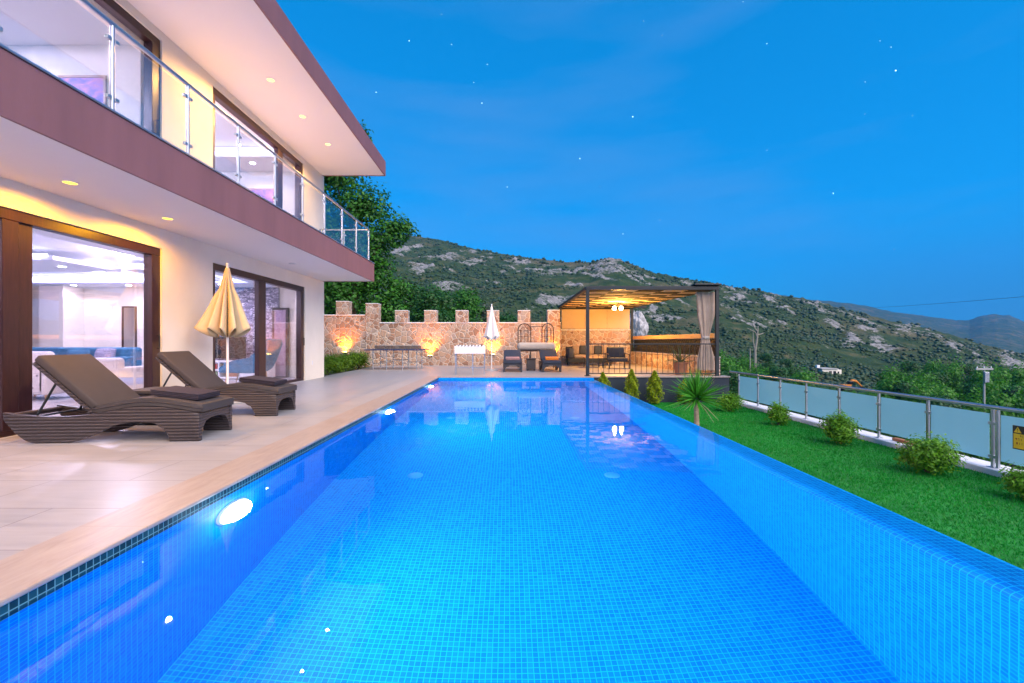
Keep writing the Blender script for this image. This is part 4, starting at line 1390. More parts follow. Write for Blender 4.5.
# ------------------------------------------------------------------ things on the far terrace
t = NT('table_net'); ms = t.n('ShaderNodeMixShader'); ms.inputs[0].default_value = .55
tr_ = t.n('ShaderNodeBsdfTransparent'); t.l(tr_.outputs[0], ms.inputs[1]); t.l(t.principled((.05, .05, .06), .8), ms.inputs[2]); M['net'] = t.done(ms.outputs[0])
t_ = thing('table_tennis_table', 'blue table tennis table on steel legs in front of the stone wall', 'table tennis table', (-4.4, 18.2, 0))
b = MB(); b.box(-5.55, -4.42, 17.5, 18.95, .755, .795, .004); b.box(-4.405, -3.27, 17.5, 18.95, .755, .795, .004); b.build('table_top', M['tt_blue'], t_)
b = MB(); b.box(-5.34, -3.48, 18.21, 18.222, .80, .945); b.build('net', M['net'], t_)
b = MB(); b.box(-5.34, -3.48, 18.208, 18.224, .946, .956); b.build('net_tape', M['white_canvas'], t_)
for x in (-5.25, -4.72, -4.1, -3.55):
    for y in (17.7, 18.75):
        b = MB(); b.cyl((x, y, .0), (x, y, .752), .018, seg=8); b.build('leg', M['steel'], t_)
b = MB()
for y in (17.7, 18.75):
    b.cyl((-5.25, y, .26), (-4.72, y, .26), .012, seg=8); b.cyl((-4.1, y, .26), (-3.55, y, .26), .012, seg=8); b.cyl((-4.72, y, .36), (-4.1, y, .36), .012, seg=8)
b.build('brace', M['steel'], t_)

t_ = thing('charcoal_grill', 'white charcoal grill box on thin legs at the pool edge', 'grill', (-1.28, 15.1, 0))
b = MB()
gx0, gx1, gy0, gy1 = -1.76, -.76, 14.95, 15.30
b.box(gx0, gx1, gy0, gy0 + .02, .72, .95, .004); b.box(gx0, gx1, gy1 - .02, gy1, .72, .95, .004); b.box(gx0, gx0 + .02, gy0 + .021, gy1 - .021, .72, .95); b.box(gx1 - .02, gx1, gy0 + .021, gy1 - .021, .72, .95); b.box(gx0, gx1, gy0, gy1, .70, .718)
for k in range(9):
    x = gx0 + .06 + k * .108
    b.box(x, x + .045, gy0, gy0 + .02, .952, .985, .003); b.box(x, x + .045, gy1 - .02, gy1, .952, .985, .003)
b.build('fire_box', M['white_metal'], t_)
b = MB()
for k in range(8):
    x = gx0 + .125 + k * .108
    b.cyl((x + .01, gy0 - .08, .96), (x + .01, gy1 + .03, .96), .006, seg=6); b.ball((x + .01, gy0 - .09, .96), .02, 2)
b.build('skewers' if False else 'skewer', M['black'], t_)
for x, y in ((gx0 + .03, gy0 + .03), (gx1 - .40, gy0 + .03), (gx0 + .03, gy1 - .03), (gx1 - .03, gy1 - .03)):
    b = MB(); b.box(x - .016, x + .016, y - .016, y + .016, 0, .699); b.build('leg', M['steel'], t_)
b = MB(); b.box(gx0 + .05, gx1 - .05, gy1 - .05, gy1 - .03, .22, .24); b.build('brace', M['steel'], t_)

# wrought iron seat with two arches
t_ = thing('garden_swing', 'wrought iron swing seat with two arches and a cream cushion before the stone wall', 'garden swing', (1.13, 19.0, 0))
def arch(xa, xb, y, z0, z1, m=8):
    c = (xa + xb) / 2; r = (xb - xa) / 2
    return [(xa, y, z0), (xa, y, z1 - r)] + [(c - r * math.cos(math.pi * k / m), y, z1 - r + r * math.sin(math.pi * k / m)) for k in range(1, m)] + [(xb, y, z1 - r), (xb, y, z0)]
for xa, xb in ((.42, .95), (1.42, 1.90)):
    b = MB()
    b.tube(arch(xa, xb, 19.0, .0, 1.85), .020, 8)
    b.tube(arch(xa + .10, xb - .10, 19.0, .9, 1.70), .009, 6)
    for q in (.25, .5, .75):
        x = xa + (xb - xa) * q
        b.cyl((x, 19.0, .9), (x, 19.0, 1.66), .008, seg=6)
    for z in (.92, 1.3, 1.55): b.cyl((xa, 19.0, z), (xb, 19.0, z), .009, seg=6)
    b.build('arch_frame', M['iron'], t_)
b = MB()
b.cyl((.95, 19.0, 1.72), (1.42, 19.0, 1.72), .012, seg=8); b.cyl((.95, 19.0, 1.05), (1.42, 19.0, 1.05), .012, seg=8)
b.cyl((.95, 19.0, 1.6), (.95, 19.0, 2.15), .012, seg=8); b.cyl((1.42, 19.0, 1.6), (1.42, 19.0, 2.15), .012, seg=8)
b.build('cross_bar', M['iron'], t_)
b = MB(); b.box(.38, 1.96, 18.42, 19.0 - .03, .745, 1.06, .13, 5); b.build('seat_cushion', M['cream'], t_, smooth=True)
b = MB(); b.box(.5, 1.82, 18.45, 18.98, .70, .74, .008); b.build('seat_frame', M['iron'], t_)

# ------------------------------------------------------------------ pergola terrace
tb = MB(); tb.box(2.63, 6.90, 14.62, 22.6, -1.4, -.002); tag(tb.build('terrace', M['deck']), kind='structure')
rw = thing('retaining_wall', 'anthracite rendered retaining wall under the pergola railing', 'wall', (4.7, 14.4, LZ))
b = MB(); b.box(2.63, 6.93, 14.25, 14.615, -1.4, -.03); b.build('wall_face', M['dark_render'], rw)
b = MB(); b.box(2.63, 6.95, 14.22, 14.62, -.028, .012, .006); b.build('coping', M['coping'], rw)

pg = thing('pergola', 'black metal pergola with striped canvas roof and railing beyond the pool', 'pergola', (4.5, 18.2, 0))
PZT = 2.73
FL, FR, BL, BR = (2.52, 14.42), (6.62, 14.42), (2.52, 22.2), (6.05, 22.2)
for x, y in (FL, FR, BL, BR):
    b = MB(); b.box(x - .05, x + .05, y - .05, y + .05, -.03 if x > 2.6 else 0, PZT, .006); o = b.build('post', M['dark_metal'], pg)
    b = MB(); b.box(x - .09, x + .09, y - .09, y + .09, .013, .024); b.build('base_plate', M['dark_metal'], o)
b = MB()
b.box(FL[0] - .06, FR[0] + .06, 14.36, 14.48, PZT + .001, PZT + .11, .006)
b.box(BL[0] - .06, BR[0] + .7, 22.14, 22.26, PZT + .001, PZT + .11, .006)
b.box(FL[0] - .06, FL[0] + .06, 14.482, 22.138, PZT + .001, PZT + .11, .006)
o = b.build('beam', M['dark_metal'], pg)
b = MB(); b.tube([(FR[0], 14.484, PZT + .055), (BR[0], 22.136, PZT + .055)], .055, 4); b.build('beam', M['dark_metal'], pg)
# roof: rafters and a canvas woven in staggered strips
for k in range(5):
    y = 15.8 + k * 1.4
    q = (y - 14.42) / 7.78
    b = MB(); b.box(FL[0] + .062, FR[0] + (BR[0] - FR[0]) * q - .06, y - .03, y + .03, PZT + .03, PZT + .10, .004); b.build('rafter', M['dark_metal'], pg)
b = MB(); dk = MB()
nx, ny = 5, 14
for i in range(nx):
    for j in range(ny):
        y0, y1 = 14.5 + j * .545, 14.5 + (j + 1) * .545
        xr = FR[0] + (BR[0] - FR[0]) * ((y0 - 14.42) / 7.78)
        wd = (xr - FL[0] - .14) / nx
        x0 = FL[0] + .07 + wd * i
        if (j + i) % 2 == 0:
            dk.box(x0 - .002, x0 + wd + .002, y0 + .003, y1 - .003, PZT - .008, PZT + .004)
            continue
        b.box(x0 + .004, x0 + wd - .004, y0 + .004, y1 - .004, PZT - .005 + .012 * ((i + j) % 2), PZT + .012 + .012 * ((i + j) % 2))
b.build('roof_canvas', M['canvas'], pg)
dk.build('dark_canvas', simple('black_shade_canvas', (.012, .012, .014), .9, var=.1), pg)
b = MB(); b.prism([(FL[0] + .03, 14.45), (FR[0] + .03, 14.45), (BR[0] + .03, 22.18), (FL[0] + .03, 22.18)], PZT + .112, PZT + .135, 'z'); b.build('roof_sheet', M['dark_metal'], pg)
b = MB(); b.box(FR[0] - .75, FR[0] + .10, 14.30, 14.62, PZT + .137, PZT + .20, .02); b.build('roof_fold', M['dark_metal'], pg)
# front railing
rl = MB(); rl.box(FL[0] + .051, FR[0] - .051, 14.40, 14.44, 1.0, 1.04, .004); rl.box(FL[0] + .051, FR[0] - .051, 14.405, 14.435, .07, .10, .003)
rl.build('railing_bar', M['dark_metal'], pg)
for k in range(23):
    x = FL[0] + .17 + k * .17
    b = MB(); b.box(x - .007, x + .007, 14.413, 14.427, .101, .999); b.build('baluster', M['dark_metal'], pg)
# curtain gathered at the right post
b = MB(); bm = b.bm
rings = []
nz = 26
for i in range(nz + 1):
    z = .18 + (2.70 - .18) * i / nz
    q = abs(z - 1.22)
    hw = .11 + .14 * min(1, (q / .75) ** 1.1)
    hd = .055 + .03 * min(1, q / .6)
    cx = 6.40 - .03 * math.exp(-(q / .5) ** 2) - (.05 * max(0, (z - 2.1)) if z > 2.1 else 0)
    ring = []
    for k in range(72):
        a = 2 * math.pi * k / 72
        w_ = 1 + .17 * math.sin(9 * a + .5 * z) + .07 * math.sin(17 * a + z * 2)
        ring.append(bm.verts.new((cx + hw * math.cos(a) * w_, 14.68 + hd * math.sin(a) * w_, z)))
    rings.append(ring)
for i in range(nz):
    for k in range(72):
        bm.faces.new([rings[i][k], rings[i][(k + 1) % 72], rings[i + 1][(k + 1) % 72], rings[i + 1][k]])
bm.faces.new(rings[0]); bm.faces.new(rings[-1])
cu = thing('curtain', 'tan curtain tied to the right front post of the pergola', 'curtain', (6.4, 14.68, .18))
b.build('cloth', M['curtain'], cu, smooth=True, angle=80)
b = MB(); b.lathe([(.115, 1.19), (.125, 1.21), (.125, 1.25), (.115, 1.27)], (6.37, 14.68, 0), 24, lambda r, z, a: r * (1 if abs(math.cos(a)) > .5 else .85)); b.build('tie_back', M['cream'], cu, smooth=True)

# back wall with canvas blind, side wall with lattice
bw = thing('terrace_wall', 'rubble stone half wall at the back of the pergola', 'wall', (4.3, 22.4, 0))
b = MB(); b.box(2.50, 6.10, 22.30, 22.62, -.1, 1.64); b.build('wall', M['stone'], bw)
b = MB(); b.box(2.47, 6.13, 22.28, 22.64, 1.642, 1.70, .01); b.build('coping', M['white_kerb'], bw)
bl_ = thing('canvas_blind', 'ochre canvas blind hanging above the stone half wall', 'blind', (4.2, 22.28, 1.72))
b = MB()
for k in range(3): b.box(2.62 + k * 1.11, 2.62 + (k + 1) * 1.11 - .012, 22.20, 22.215, 1.72, 2.70)
b.build('canvas', M['ochre_panel'], bl_)
b = MB(); b.cyl((2.6, 22.2, 2.70), (5.95, 22.2, 2.70), .035, seg=12); b.build('roller', M['dark_metal'], bl_)
side = thing('side_wall', 'low stone wall with dark lattice and wooden rail on the valley side of the pergola', 'wall', (6.4, 18.4, 0))
ang = math.atan2(6.62 - 6.05, 22.2 - 14.6)
def along(x0, x1, l0, l1, z0, z1, bev=0):
    b = MB(); b.box(x0, x1, l0, l1, z0, z1, bev); b.xform(Matrix.Translation((6.70, 14.66, 0)) @ Matrix.Rotation(ang, 4, 'Z')); return b
along(-.14, .14, 0, 7.6, -.02, .56).build('wall', M['stone'], side)
along(-.17, .17, 0, 7.6, .562, .61, .01).build('coping', M['coping'], side)
b = MB()
for k in range(43):
    l = .09 + k * .175
    for s in (-1, 1):
        b.tube([(.0, l - .17 * s, .65), (.0, l + .17 * s, 1.16)], .010, 4)
b.xform(Matrix.Translation((6.70, 14.66, 0)) @ Matrix.Rotation(ang, 4, 'Z')); b.build('lattice', M['dark_metal'], side)
along(.03, .045, 0, 7.6, .62, 1.19).build('dark_screen', M['black'], side)
along(-.06, .06, 0, 7.6, 1.2, 1.36, .01).build('top_rail', M['light_wood'], side)

# pendant lamp with two shades
pl_ = thing('pendant_lamp', 'pair of small glowing lamps hanging from the pergola roof', 'lamp', (4.58, 19.0, 2.73))
b = MB(); b.cyl((4.58, 19.0, 2.70), (4.58, 19.0, 2.728), .05, seg=16); b.cyl((4.58, 19.0, 2.58), (4.58, 19.0, 2.70), .008, seg=8); b.cyl((4.44, 19.0, 2.58), (4.72, 19.0, 2.58), .010, seg=8); b.build('bracket', M['dark_metal'], pl_)
M['bulb_pendant'] = emit('lit_pendant_globe', (1, .72, .32), 30)
for x in (4.44, 4.72):
    b = MB(); b.ball((x, 19.0, 2.49), .075, 3, (1, 1, 1.1)); b.build('globe', M['bulb_pendant'], pl_, smooth=True)
    lamp('pendant_bulb', 'POINT', (x, 18.9, 2.36), PENDANT, (1, .44, .07), pl_, .07)

# furniture under the pergola
t_ = thing('outdoor_sofa', 'dark wicker outdoor sofa with striped cream cushions against the stone half wall', 'sofa', (3.6, 21.2, 0))
b = MB(); b.box(2.72, 4.75, 20.6, 21.5, .14, .34, .02); b.box(2.72, 4.75, 21.40, 21.52, .342, .86, .03); b.build('frame', M['dark_metal'], t_)
b = MB(); b.box(2.72, 2.98, 20.55, 21.39, .342, .80, .06, 3); b.build('armrest', M['navy'], t_, smooth=True)
for k in range(3):
    b = MB(); b.box(3.0 + k * .575, 3.0 + (k + 1) * .575 - .012, 20.6, 21.2, .345, .50, .04, 3); b.build('seat_cushion', M['taupe_stripe'], t_, smooth=True)
for k in range(5):
    b = MB(); b.box(3.0 + k * .345, 3.0 + (k + 1) * .345 - .02, 21.21, 21.39, .50, .92, .05, 3); b.build('back_cushion', M['navy'] if k % 2 else M['taupe_stripe'], t_, smooth=True)
for x in (2.8, 4.67):
    for y in (20.68, 21.42):
        b = MB(); b.box(x - .03, x + .03, y - .03, y + .03, 0, .138); b.build('leg', M['black'], t_)
t_ = thing('outdoor_armchair', 'dark metal armchair with navy cushions under the pergola lamp', 'armchair', (4.45, 18.6, 0))
b = MB()
for x in (4.05, 4.85):
    b.tube([(x, 18.2, 0), (x, 18.2, .58), (x, 18.95, .62), (x, 19.0, 0)], .022, 8)
b.box(4.06, 4.84, 18.22, 18.95, .28, .31); b.build('frame', M['black'], t_)
b = MB(); b.box(4.09, 4.81, 18.2, 18.8, .312, .44, .04, 3); b.build('seat_cushion', M['navy'], t_, smooth=True)
b = MB(); b.box(4.09, 4.81, 18.81, 18.97, .36, .88, .05, 3); b.build('back_cushion', M['navy'], t_, smooth=True)
t_ = thing('coffee_table', 'low wooden topped coffee table beside the outdoor sofa', 'table', (3.75, 19.3, 0))
b = MB(); b.box(3.25, 4.0, 18.9, 19.8, .40, .44, .008); b.build('table_top', M['light_wood'], t_)
for x in (3.3, 3.95):
    for y in (18.95, 19.75):
        b = MB(); b.box(x - .02, x + .02, y - .02, y + .02, 0, .399); b.build('leg', M['black'], t_)

def blades(name, m, root, center, n, L, wd, rng, el0=-.2, el1=1.45, droop=.35, pts=5, world=True):
    """strap leaves fanning from a point"""
    V, Fc = [], []
    for i in range(n):
        a = rng.uniform(0, 2 * math.pi)
        el = el0 + (el1 - el0) * (rng.uniform(0, 1) ** 1.15)
        l = L * rng.uniform(.75, 1.1)
        d = np.array([math.cos(a) * math.cos(el), math.sin(a) * math.cos(el), math.sin(el)])
        tw = rng.uniform(-1.1, 1.1)
        s0_ = np.array([-math.sin(a), math.cos(a), 0])
        sd_ = s0_ * math.cos(tw) + np.cross(d, s0_) * math.sin(tw)
        b0 = len(V)
        for k in range(pts):
            q = k / (pts - 1)
            p = d * l * q + np.array([0, 0, -droop * l * q * q * math.cos(el)])
            w_ = wd * (math.sin(math.pi * min(1, q * .9 + .12)) ** .6) * (1 - q * .85)
            for s in (-1, 1):
                V.append(p + sd_ * w_ * s + np.array([0, 0, .25 * w_]) * 1.0 + np.array(center))
        for k in range(pts - 1):
            Fc.append((b0 + 2 * k, b0 + 2 * k + 1, b0 + 2 * k + 3, b0 + 2 * k + 2))
    V = np.array(V)
    if world: V = V - np.array(root_loc(root))
    return mesh_np(name, V, np.array(Fc), m, root)

t_ = thing('potted_plant', 'potted palm in a terracotta pot behind the pergola railing', 'plant', (5.72, 15.1, 0))
b = MB(); b.lathe([(.17, 0), (.22, .36), (.24, .37), (.24, .42), (.21, .42), (.20, .37), (.001, .36)], (5.72, 15.1, 0), 28); b.build('pot', M['terracotta'], t_, smooth=True)
blades('leaf', M['palm_pot'], t_, (5.72, 15.1, .38), 34, .85, .022, np.random.default_rng(8), .35, 1.45, .5)
b = MB()
for k in range(5): b.cyl((5.72 + rnd.uniform(-.05, .05), 15.1 + rnd.uniform(-.05, .05), .36), (5.72 + rnd.uniform(-.12, .12), 15.1 + rnd.uniform(-.1, .1), .62), .012, .008, 8)
b.build('stem', M['bark'], t_)

# ------------------------------------------------------------------ boundary fence on the valley side
FX = 7.0
kb = MB(); kb.box(6.87, 7.28, -3.5, 14.25, LZ - .6, LZ + .085, .012); kb.build
tag(kb.build('kerb', M['white_kerb']), kind='structure')
fence = thing('glass_fence', 'frosted glass fence with steel posts and round handrail along the lawn edge', 'fence', (FX, 9.0, LZ + .085))
h = MB(); h.tube([(FX, 1.0, .150), (FX, 14.35, .150)], .030, 14); h.build('handrail', M['steel'], fence, smooth=True)
fy = [1.4, 2.44, 3.47, 4.5, 5.54, 6.57, 7.58, 8.59, 9.62, 10.68, 11.7, 12.74, 13.8]
for i, y in enumerate(fy):
    p = MB(); p.box(FX - .017, FX + .017, y - .017, y + .017, LZ + .092, .118, .003); p.box(FX - .05, FX + .05, y - .05, y + .05, LZ + .0855, LZ + .093, .002)
    if abs(y - 6.57) < .01: p.box(FX - .017, FX + .017, y - .085, y - .051, LZ + .092, .118, .003)
    o = p.build('post', M['steel'], fence)
    k = MB()
    for z in (LZ + .24, -.08):
        for s in (-1, 1): k.box(FX - .014, FX + .014, y + s * .0175 + (0 if s > 0 else -.04), y + s * .0175 + (.04 if s > 0 else 0), z - .02, z + .02, .003)
    k.build('glass_clamp', M['steel'], o)
for a_, b_ in zip(fy[:-1], fy[1:]):
    g = MB(); g.box(FX - .005, FX + .005, a_ + .05, b_ - (.11 if abs(b_ - 6.57) < .01 else .05), LZ + .20, .055); g.build('frosted_panel', M['frosted'], fence)

sg = thing('warning_sign', 'yellow and black warning sign fixed to the frosted glass fence', 'sign', (FX - .01, 6.1, -.21))
b = MB(); b.box(FX - .016, FX - .0075, 5.88, 6.30, -.38, -.055, .002); b.build('plate', M['sign_black'], sg)
b = MB(); b.box(FX - .0185, FX - .0165, 5.893, 6.287, -.365, -.165); b.build('yellow_field', M['sign_yellow'], sg)
tri = lambda yc, zc, r: [(yc - r, zc - r * .8), (yc + r, zc - r * .8), (yc, zc + r * .9)]
for yc in (6.235, 5.945):
    b = MB(); b.prism(tri(yc, -.112, .047), FX - .0185, FX - .0166, 'x'); b.build('warning_triangle', M['sign_yellow'], sg)
    b = MB(); b.box(FX - .0200, FX - .0187, yc - .004, yc + .004, -.118, -.092); b.box(FX - .0200, FX - .0187, yc - .004, yc + .004, -.134, -.126); b.build('exclamation_mark', M['sign_black'], sg)
b = MB()
for z, hgt, seq, m_ in ((-.20, .022, 9, 'k'),):
    pass
def scribble(z, hgt, y0, y1, n, m):
    """worn lettering, too small to read in the photograph"""
    b = MB(); r = random.Random(int(-z * 1000))
    st = (y1 - y0) / n
    for k in range(n):
        if k in (3, 9): continue
        ya = y0 + k * st
        w_ = st * .62
        b.box(FX - .0199, FX - .0187, ya, ya + w_ * .28, z, z + hgt)
        if r.random() < .7: b.box(FX - .0199, FX - .0187, ya + w_ * .30, ya + w_, z + hgt * r.choice((0, .4, .78)), z + hgt * r.choice((.98, 1.0)))
    b.build('worn_lettering', m, sg)
scribble(-.205, .024, 5.97, 6.21, 12, M['sign_black'])
scribble(-.255, .030, 5.91, 6.27, 13, M['sign_red'])
scribble(-.310, .030, 5.91, 6.26, 13, M['sign_red'])
b = MB(); b.box(FX + .04, FX + .14, 7.95, 8.35, LZ + .09, LZ + .14, .01); tag(b.build('brick', M['terracotta']), 'loose red brick lying on the kerb under the glass fence', 'brick')

# ------------------------------------------------------------------ garden plants
def bush(x, y, z, r, h, label, m, n, leaf, seed, name='bush', cat='bush', group=None):
    rng = np.random.default_rng(seed)
    t = thing(name, label, cat, (x, y, z), 0, group)
    bl = [(rng.uniform(-.45, .45) * r, rng.uniform(-.45, .45) * r, h * rng.uniform(.35, .68), r * rng.uniform(.42, .62), r * rng.uniform(.42, .62), h * rng.uniform(.30, .45)) for _ in range(8)] + [(0, 0, h * .45, r * .8, r * .8, h * .45)]
    p, d = crown_points(bl, n, rng, .5)
    p[:, 2] = np.maximum(p[:, 2], .015)
    v, f = leaf_cloud(p, leaf, rng, .35, .42, .4, d)
    mesh_np('foliage', v, f, m, t)
    b = MB()
    for k in range(9):
        a = rng.uniform(0, 6.28); q = rng.uniform(.2, .7) * r
        b.tube([(0, 0, -.02), (math.cos(a) * q * .4, math.sin(a) * q * .4, h * .3), (math.cos(a) * q, math.sin(a) * q, h * rng.uniform(.5, .8))], [.012, .008, .004], 5)
    b.build('stem', M['bark'], t, world=False)
    return t
bush(6.06, 6.56, LZ, .43, .56, 'large round green bush on the lawn, nearest whole one along the glass fence', M['box_bush'], 5200, .026, 1)
bush(6.16, 8.42, LZ, .38, .60, 'round green bush on the lawn, second from the camera along the glass fence', M['box_bush'], 4200, .027, 2)
bush(6.12, 10.3, LZ, .31, .54, 'small rounded green bush on the lawn, third from the camera along the glass fence', M['box_bush'], 3000, .027, 3)
bush(6.00, 12.3, LZ, .40, .48, 'low spreading bush on the lawn behind the yucca', M['box_bush'], 3000, .030, 4)
bush(6.17, 5.42, LZ, .26, .42, 'green bush cut by the right edge of the picture, below the warning sign', M['box_bush'], 2600, .024, 5)
hx = [(-6.33, 14.95, .50, .66, 'rounded hedge shrub right at the white villa corner'), (-6.30, 15.9, .52, .74, 'hedge shrub second from the villa corner'), (-6.35, 16.95, .52, .70, 'middle shrub of the hedge row by the stone wall'),
      (-6.32, 18.0, .52, .78, 'hedge shrub in front of the table tennis table end'), (-6.30, 19.2, .55, .80, 'last hedge shrub against the stone wall')]
for i, (x, y, r, h_, s) in enumerate(hx):
    bush(x, y, -.05, r, h_, s, M['hedge'], 4200, .034, 20 + i, 'hedge_shrub', 'shrub', 'shrubs of the hedge row')
b = MB(); b.box(-9.6, -5.86, 14.3, 20.85, -.5, -.06); tag(b.build('flower_bed', M['ground']), kind='structure')

def thuja(x, y, r, h, label, seed, lean=0):
    rng = np.random.default_rng(seed)
    r *= 1.12
    t = thing('thuja', label, 'conifer', (x, y, LZ), 0, 'young golden conifers at the retaining wall')
    n = 4200
    q = rng.uniform(0, 1, n) ** .85
    a = rng.uniform(0, 6.283, n)
    rad = r * (np.sin(np.pi * np.clip(.12 + .88 * q, 0, 1)) ** .7) * (1 - .45 * q) * (.55 + .45 * rng.uniform(0, 1, n) ** .5) * (1 + .32 * np.sin(a * 4 + q * 13) + .18 * np.sin(a * 7 - q * 23))
    p = np.stack([rad * np.cos(a) + lean * q, rad * np.sin(a), .04 + q * h], 1)
    d = np.stack([np.cos(a) * .5, np.sin(a) * .5, np.full(n, .9)], 1)
    v, f = leaf_cloud(p, .036, rng, .1, .30, .4, d)
    mesh_np('foliage', v, f, M['thuja'], t)
    b = MB(); b.cyl((0, 0, -.03), (lean * .5, 0, h * .6), .02, .008, 8); b.build('stem', M['bark'], t, world=False)
thuja(2.96, 13.75, .20, .93, 'leaning young golden conifer closest to the pool corner', 31, -.10)
thuja(3.73, 13.75, .20, 1.02, 'slim young golden conifer in the middle before the dark wall', 32)
thuja(4.43, 13.75, .22, .98, 'young golden conifer left of the yucca before the dark wall', 33)
thuja(5.35, 13.75, .22, .72, 'short golden conifer half hidden behind the yucca', 34)

yc = thing('yucca', 'spiky green yucca on a bare pale trunk in the lawn', 'yucca', (4.10, 9.9, LZ))
b = MB(); b.tube([(4.10, 9.9, LZ - .05), (4.105, 9.9, LZ + .2), (4.095, 9.9, LZ + .45), (4.10, 9.9, LZ + .68)], [.062, .052, .05, .055], 12); b.build('trunk', M['pale_bark'], yc, smooth=True)
blades('rosette', M['yucca'], yc, (4.10, 9.9, LZ + .66), 210, .70, .027, np.random.default_rng(4), -.35, 1.5, .06, 5)
for k, (dx, dy, dz) in enumerate(((.36, -.05, -.50), (-.30, -.1, -.22), (.44, -.1, -.44), (-.52, .05, -.20))):
    b = MB(); b.tube([(4.10, 9.9, LZ + .64), (4.10 + dx * .5, 9.9 + dy * .5, LZ + .62 + dz * .4), (4.10 + dx, 9.9 + dy, LZ + .64 + dz)], [.004, .009, .002], 5); b.build('dead_leaf', M['dry_leaf'], yc)

# ------------------------------------------------------------------ trees
wal = [(-.6, 0, 4.2, 1.7, 1.7, 1.6), (1.5, -.3, 3.2, 1.3, 1.4, 1.3), (.2, .2, 6.4, 1.9, 1.8, 1.5), (1.9, 0, 7.3, 1.15, 1.2, .9), (-1.6, .3, 7.6, 1.8, 1.7, 1.5), (.4, 0, 8.6, 1.5, 1.5, 1.2), (.9, .0, 5.0, 1.2, 1.3, 1.1),
       (-1.0, 0, 10.2, 1.5, 1.5, 1.3), (-.2, .2, 11.6, 1.0, 1.0, .9), (-2.6, 0, 9, 1.6, 1.6, 1.8), (2.6, .0, 7.4, .55, .6, .4), (1.9, 0, 2.3, 1.0, 1.0, .9), (-3.2, .4, 5.5, 2.0, 1.8, 1.8), (2.2, .1, 4.3, .8, .9, .6), (.3, .1, 12.3, .5, .5, .5)]
make_tree('walnut_tree', 'tall leafy tree rising behind the stone wall beside the villa balcony', 'tree', (-7.9, 23.6, -.35), 12, 4, 34000, .095, M['walnut'], None, 11, blobs=wal, trunk_r=.24)
bk = [(-4.9, 27.5, 4.6, 2.3, 'oak', 'dark green tree behind the wall, right beside the tall leafy tree'), (-3.9, 34, 5.4, 2.6, 'walnut', 'rounded bright green tree behind the second low merlon'),
      (-6.8, 31, 5.6, 2.6, 'oak', 'dark tree behind the hedge lamp and villa corner'), (-2.6, 40, 5.0, 2.6, 'olive', 'grey green olive tree behind the wall left of the white parasol'),
      (-.6, 36, 3.6, 2.1, 'oak', 'dark low tree behind the white parasol'), (1.4, 38, 3.4, 2.0, 'olive', 'small olive tree behind the wrought iron swing'), (-10.5, 27, 8, 3.2, 'oak', 'dark tree behind the villa end wall'),
      (-8.2, 44, 7.2, 3.2, 'walnut', 'bushy green tree further up behind the tall leafy tree'), (3.2, 42, 3.6, 2.2, 'oak', 'dark bushy tree behind the last wall pillar')]
for i, (x, y, h_, r, m_, s) in enumerate(bk):
    make_tree('garden_tree', s, 'tree', (x, y, tz(x, y)), h_, r, 9000, .085 + y * .0006, M[m_], None, 50 + i, .2)

# valley wood right of the fence: every tree its own object
protos = [make_tree('valley_tree', 'leafy green tree in the wood below the rocky hillside', 'tree', (0, 0, 0), 8.5, 3.2, 7500, .15, M['valley'], 'trees of the valley wood', 70, .22, 11),
          make_tree('valley_tree', 'leafy green tree in the wood below the rocky hillside', 'tree', (0, 0, 0), 7.0, 3.4, 7000, .15, M['valley'], 'trees of the valley wood', 71, .18, 11),
          make_tree('valley_tree', 'leafy green tree in the wood below the rocky hillside', 'tree', (0, 0, 0), 9.5, 2.8, 7000, .15, M['oak'], 'trees of the valley wood', 72, .2, 10)]
vt = []
r_ = random.Random(17)
for row, (yb, top) in enumerate(((62, 383), (74, 372), (88, 362), (104, 358))):
    k = 0
    px = 838 + row * 5
    while px < 1120 + 230 * (row < 3):
        vt.append((px + r_.uniform(-7, 7), yb + r_.uniform(-6, 6), top + r_.uniform(-5, 9) + max(0, (905 - px)) * .16))
        px += 21 + r_.uniform(-4, 6)
for px, y, top in ((735, 66, 366), (752, 74, 362), (776, 70, 362), (795, 78, 366), (812, 66, 380), (742, 95, 352), (768, 100, 350), (724, 80, 352), (790, 110, 356), (865, 130, 368), (815, 118, 362), (706, 92, 345)):
    vt.append((px, y, top))
used = set()
for i, (px, y, top) in enumerate(vt):
    x = (px - 508) / 455 * y
    if abs(px - 842) < 30 and y < 150:
        top = max(top, 386)
        if y > 90: continue
    zt = 1.1 - (top - 340.5) / 455 * y
    zg = tz(x, y)
    k = i % 3 if px > 830 else (2 if i % 2 else 1)
    o = protos[k] if k not in used else copy_tree(protos[k])
    used.add(k)
    hgt = max(3.0, zt - zg)
    s = hgt / (8.5, 7.0, 9.5)[k]
    o.location = (x, y, zg)
    w_ = min(max(s, .55), 1.25)
    o.scale = (w_, w_, s)
    o.rotation_euler = (0, 0, r_.uniform(0, 6.28))

# ------------------------------------------------------------------ far things
def P(px, py, y): return Vector(((px - 508) / 455 * y, y, 1.1 - (py - 340.5) / 455 * y))
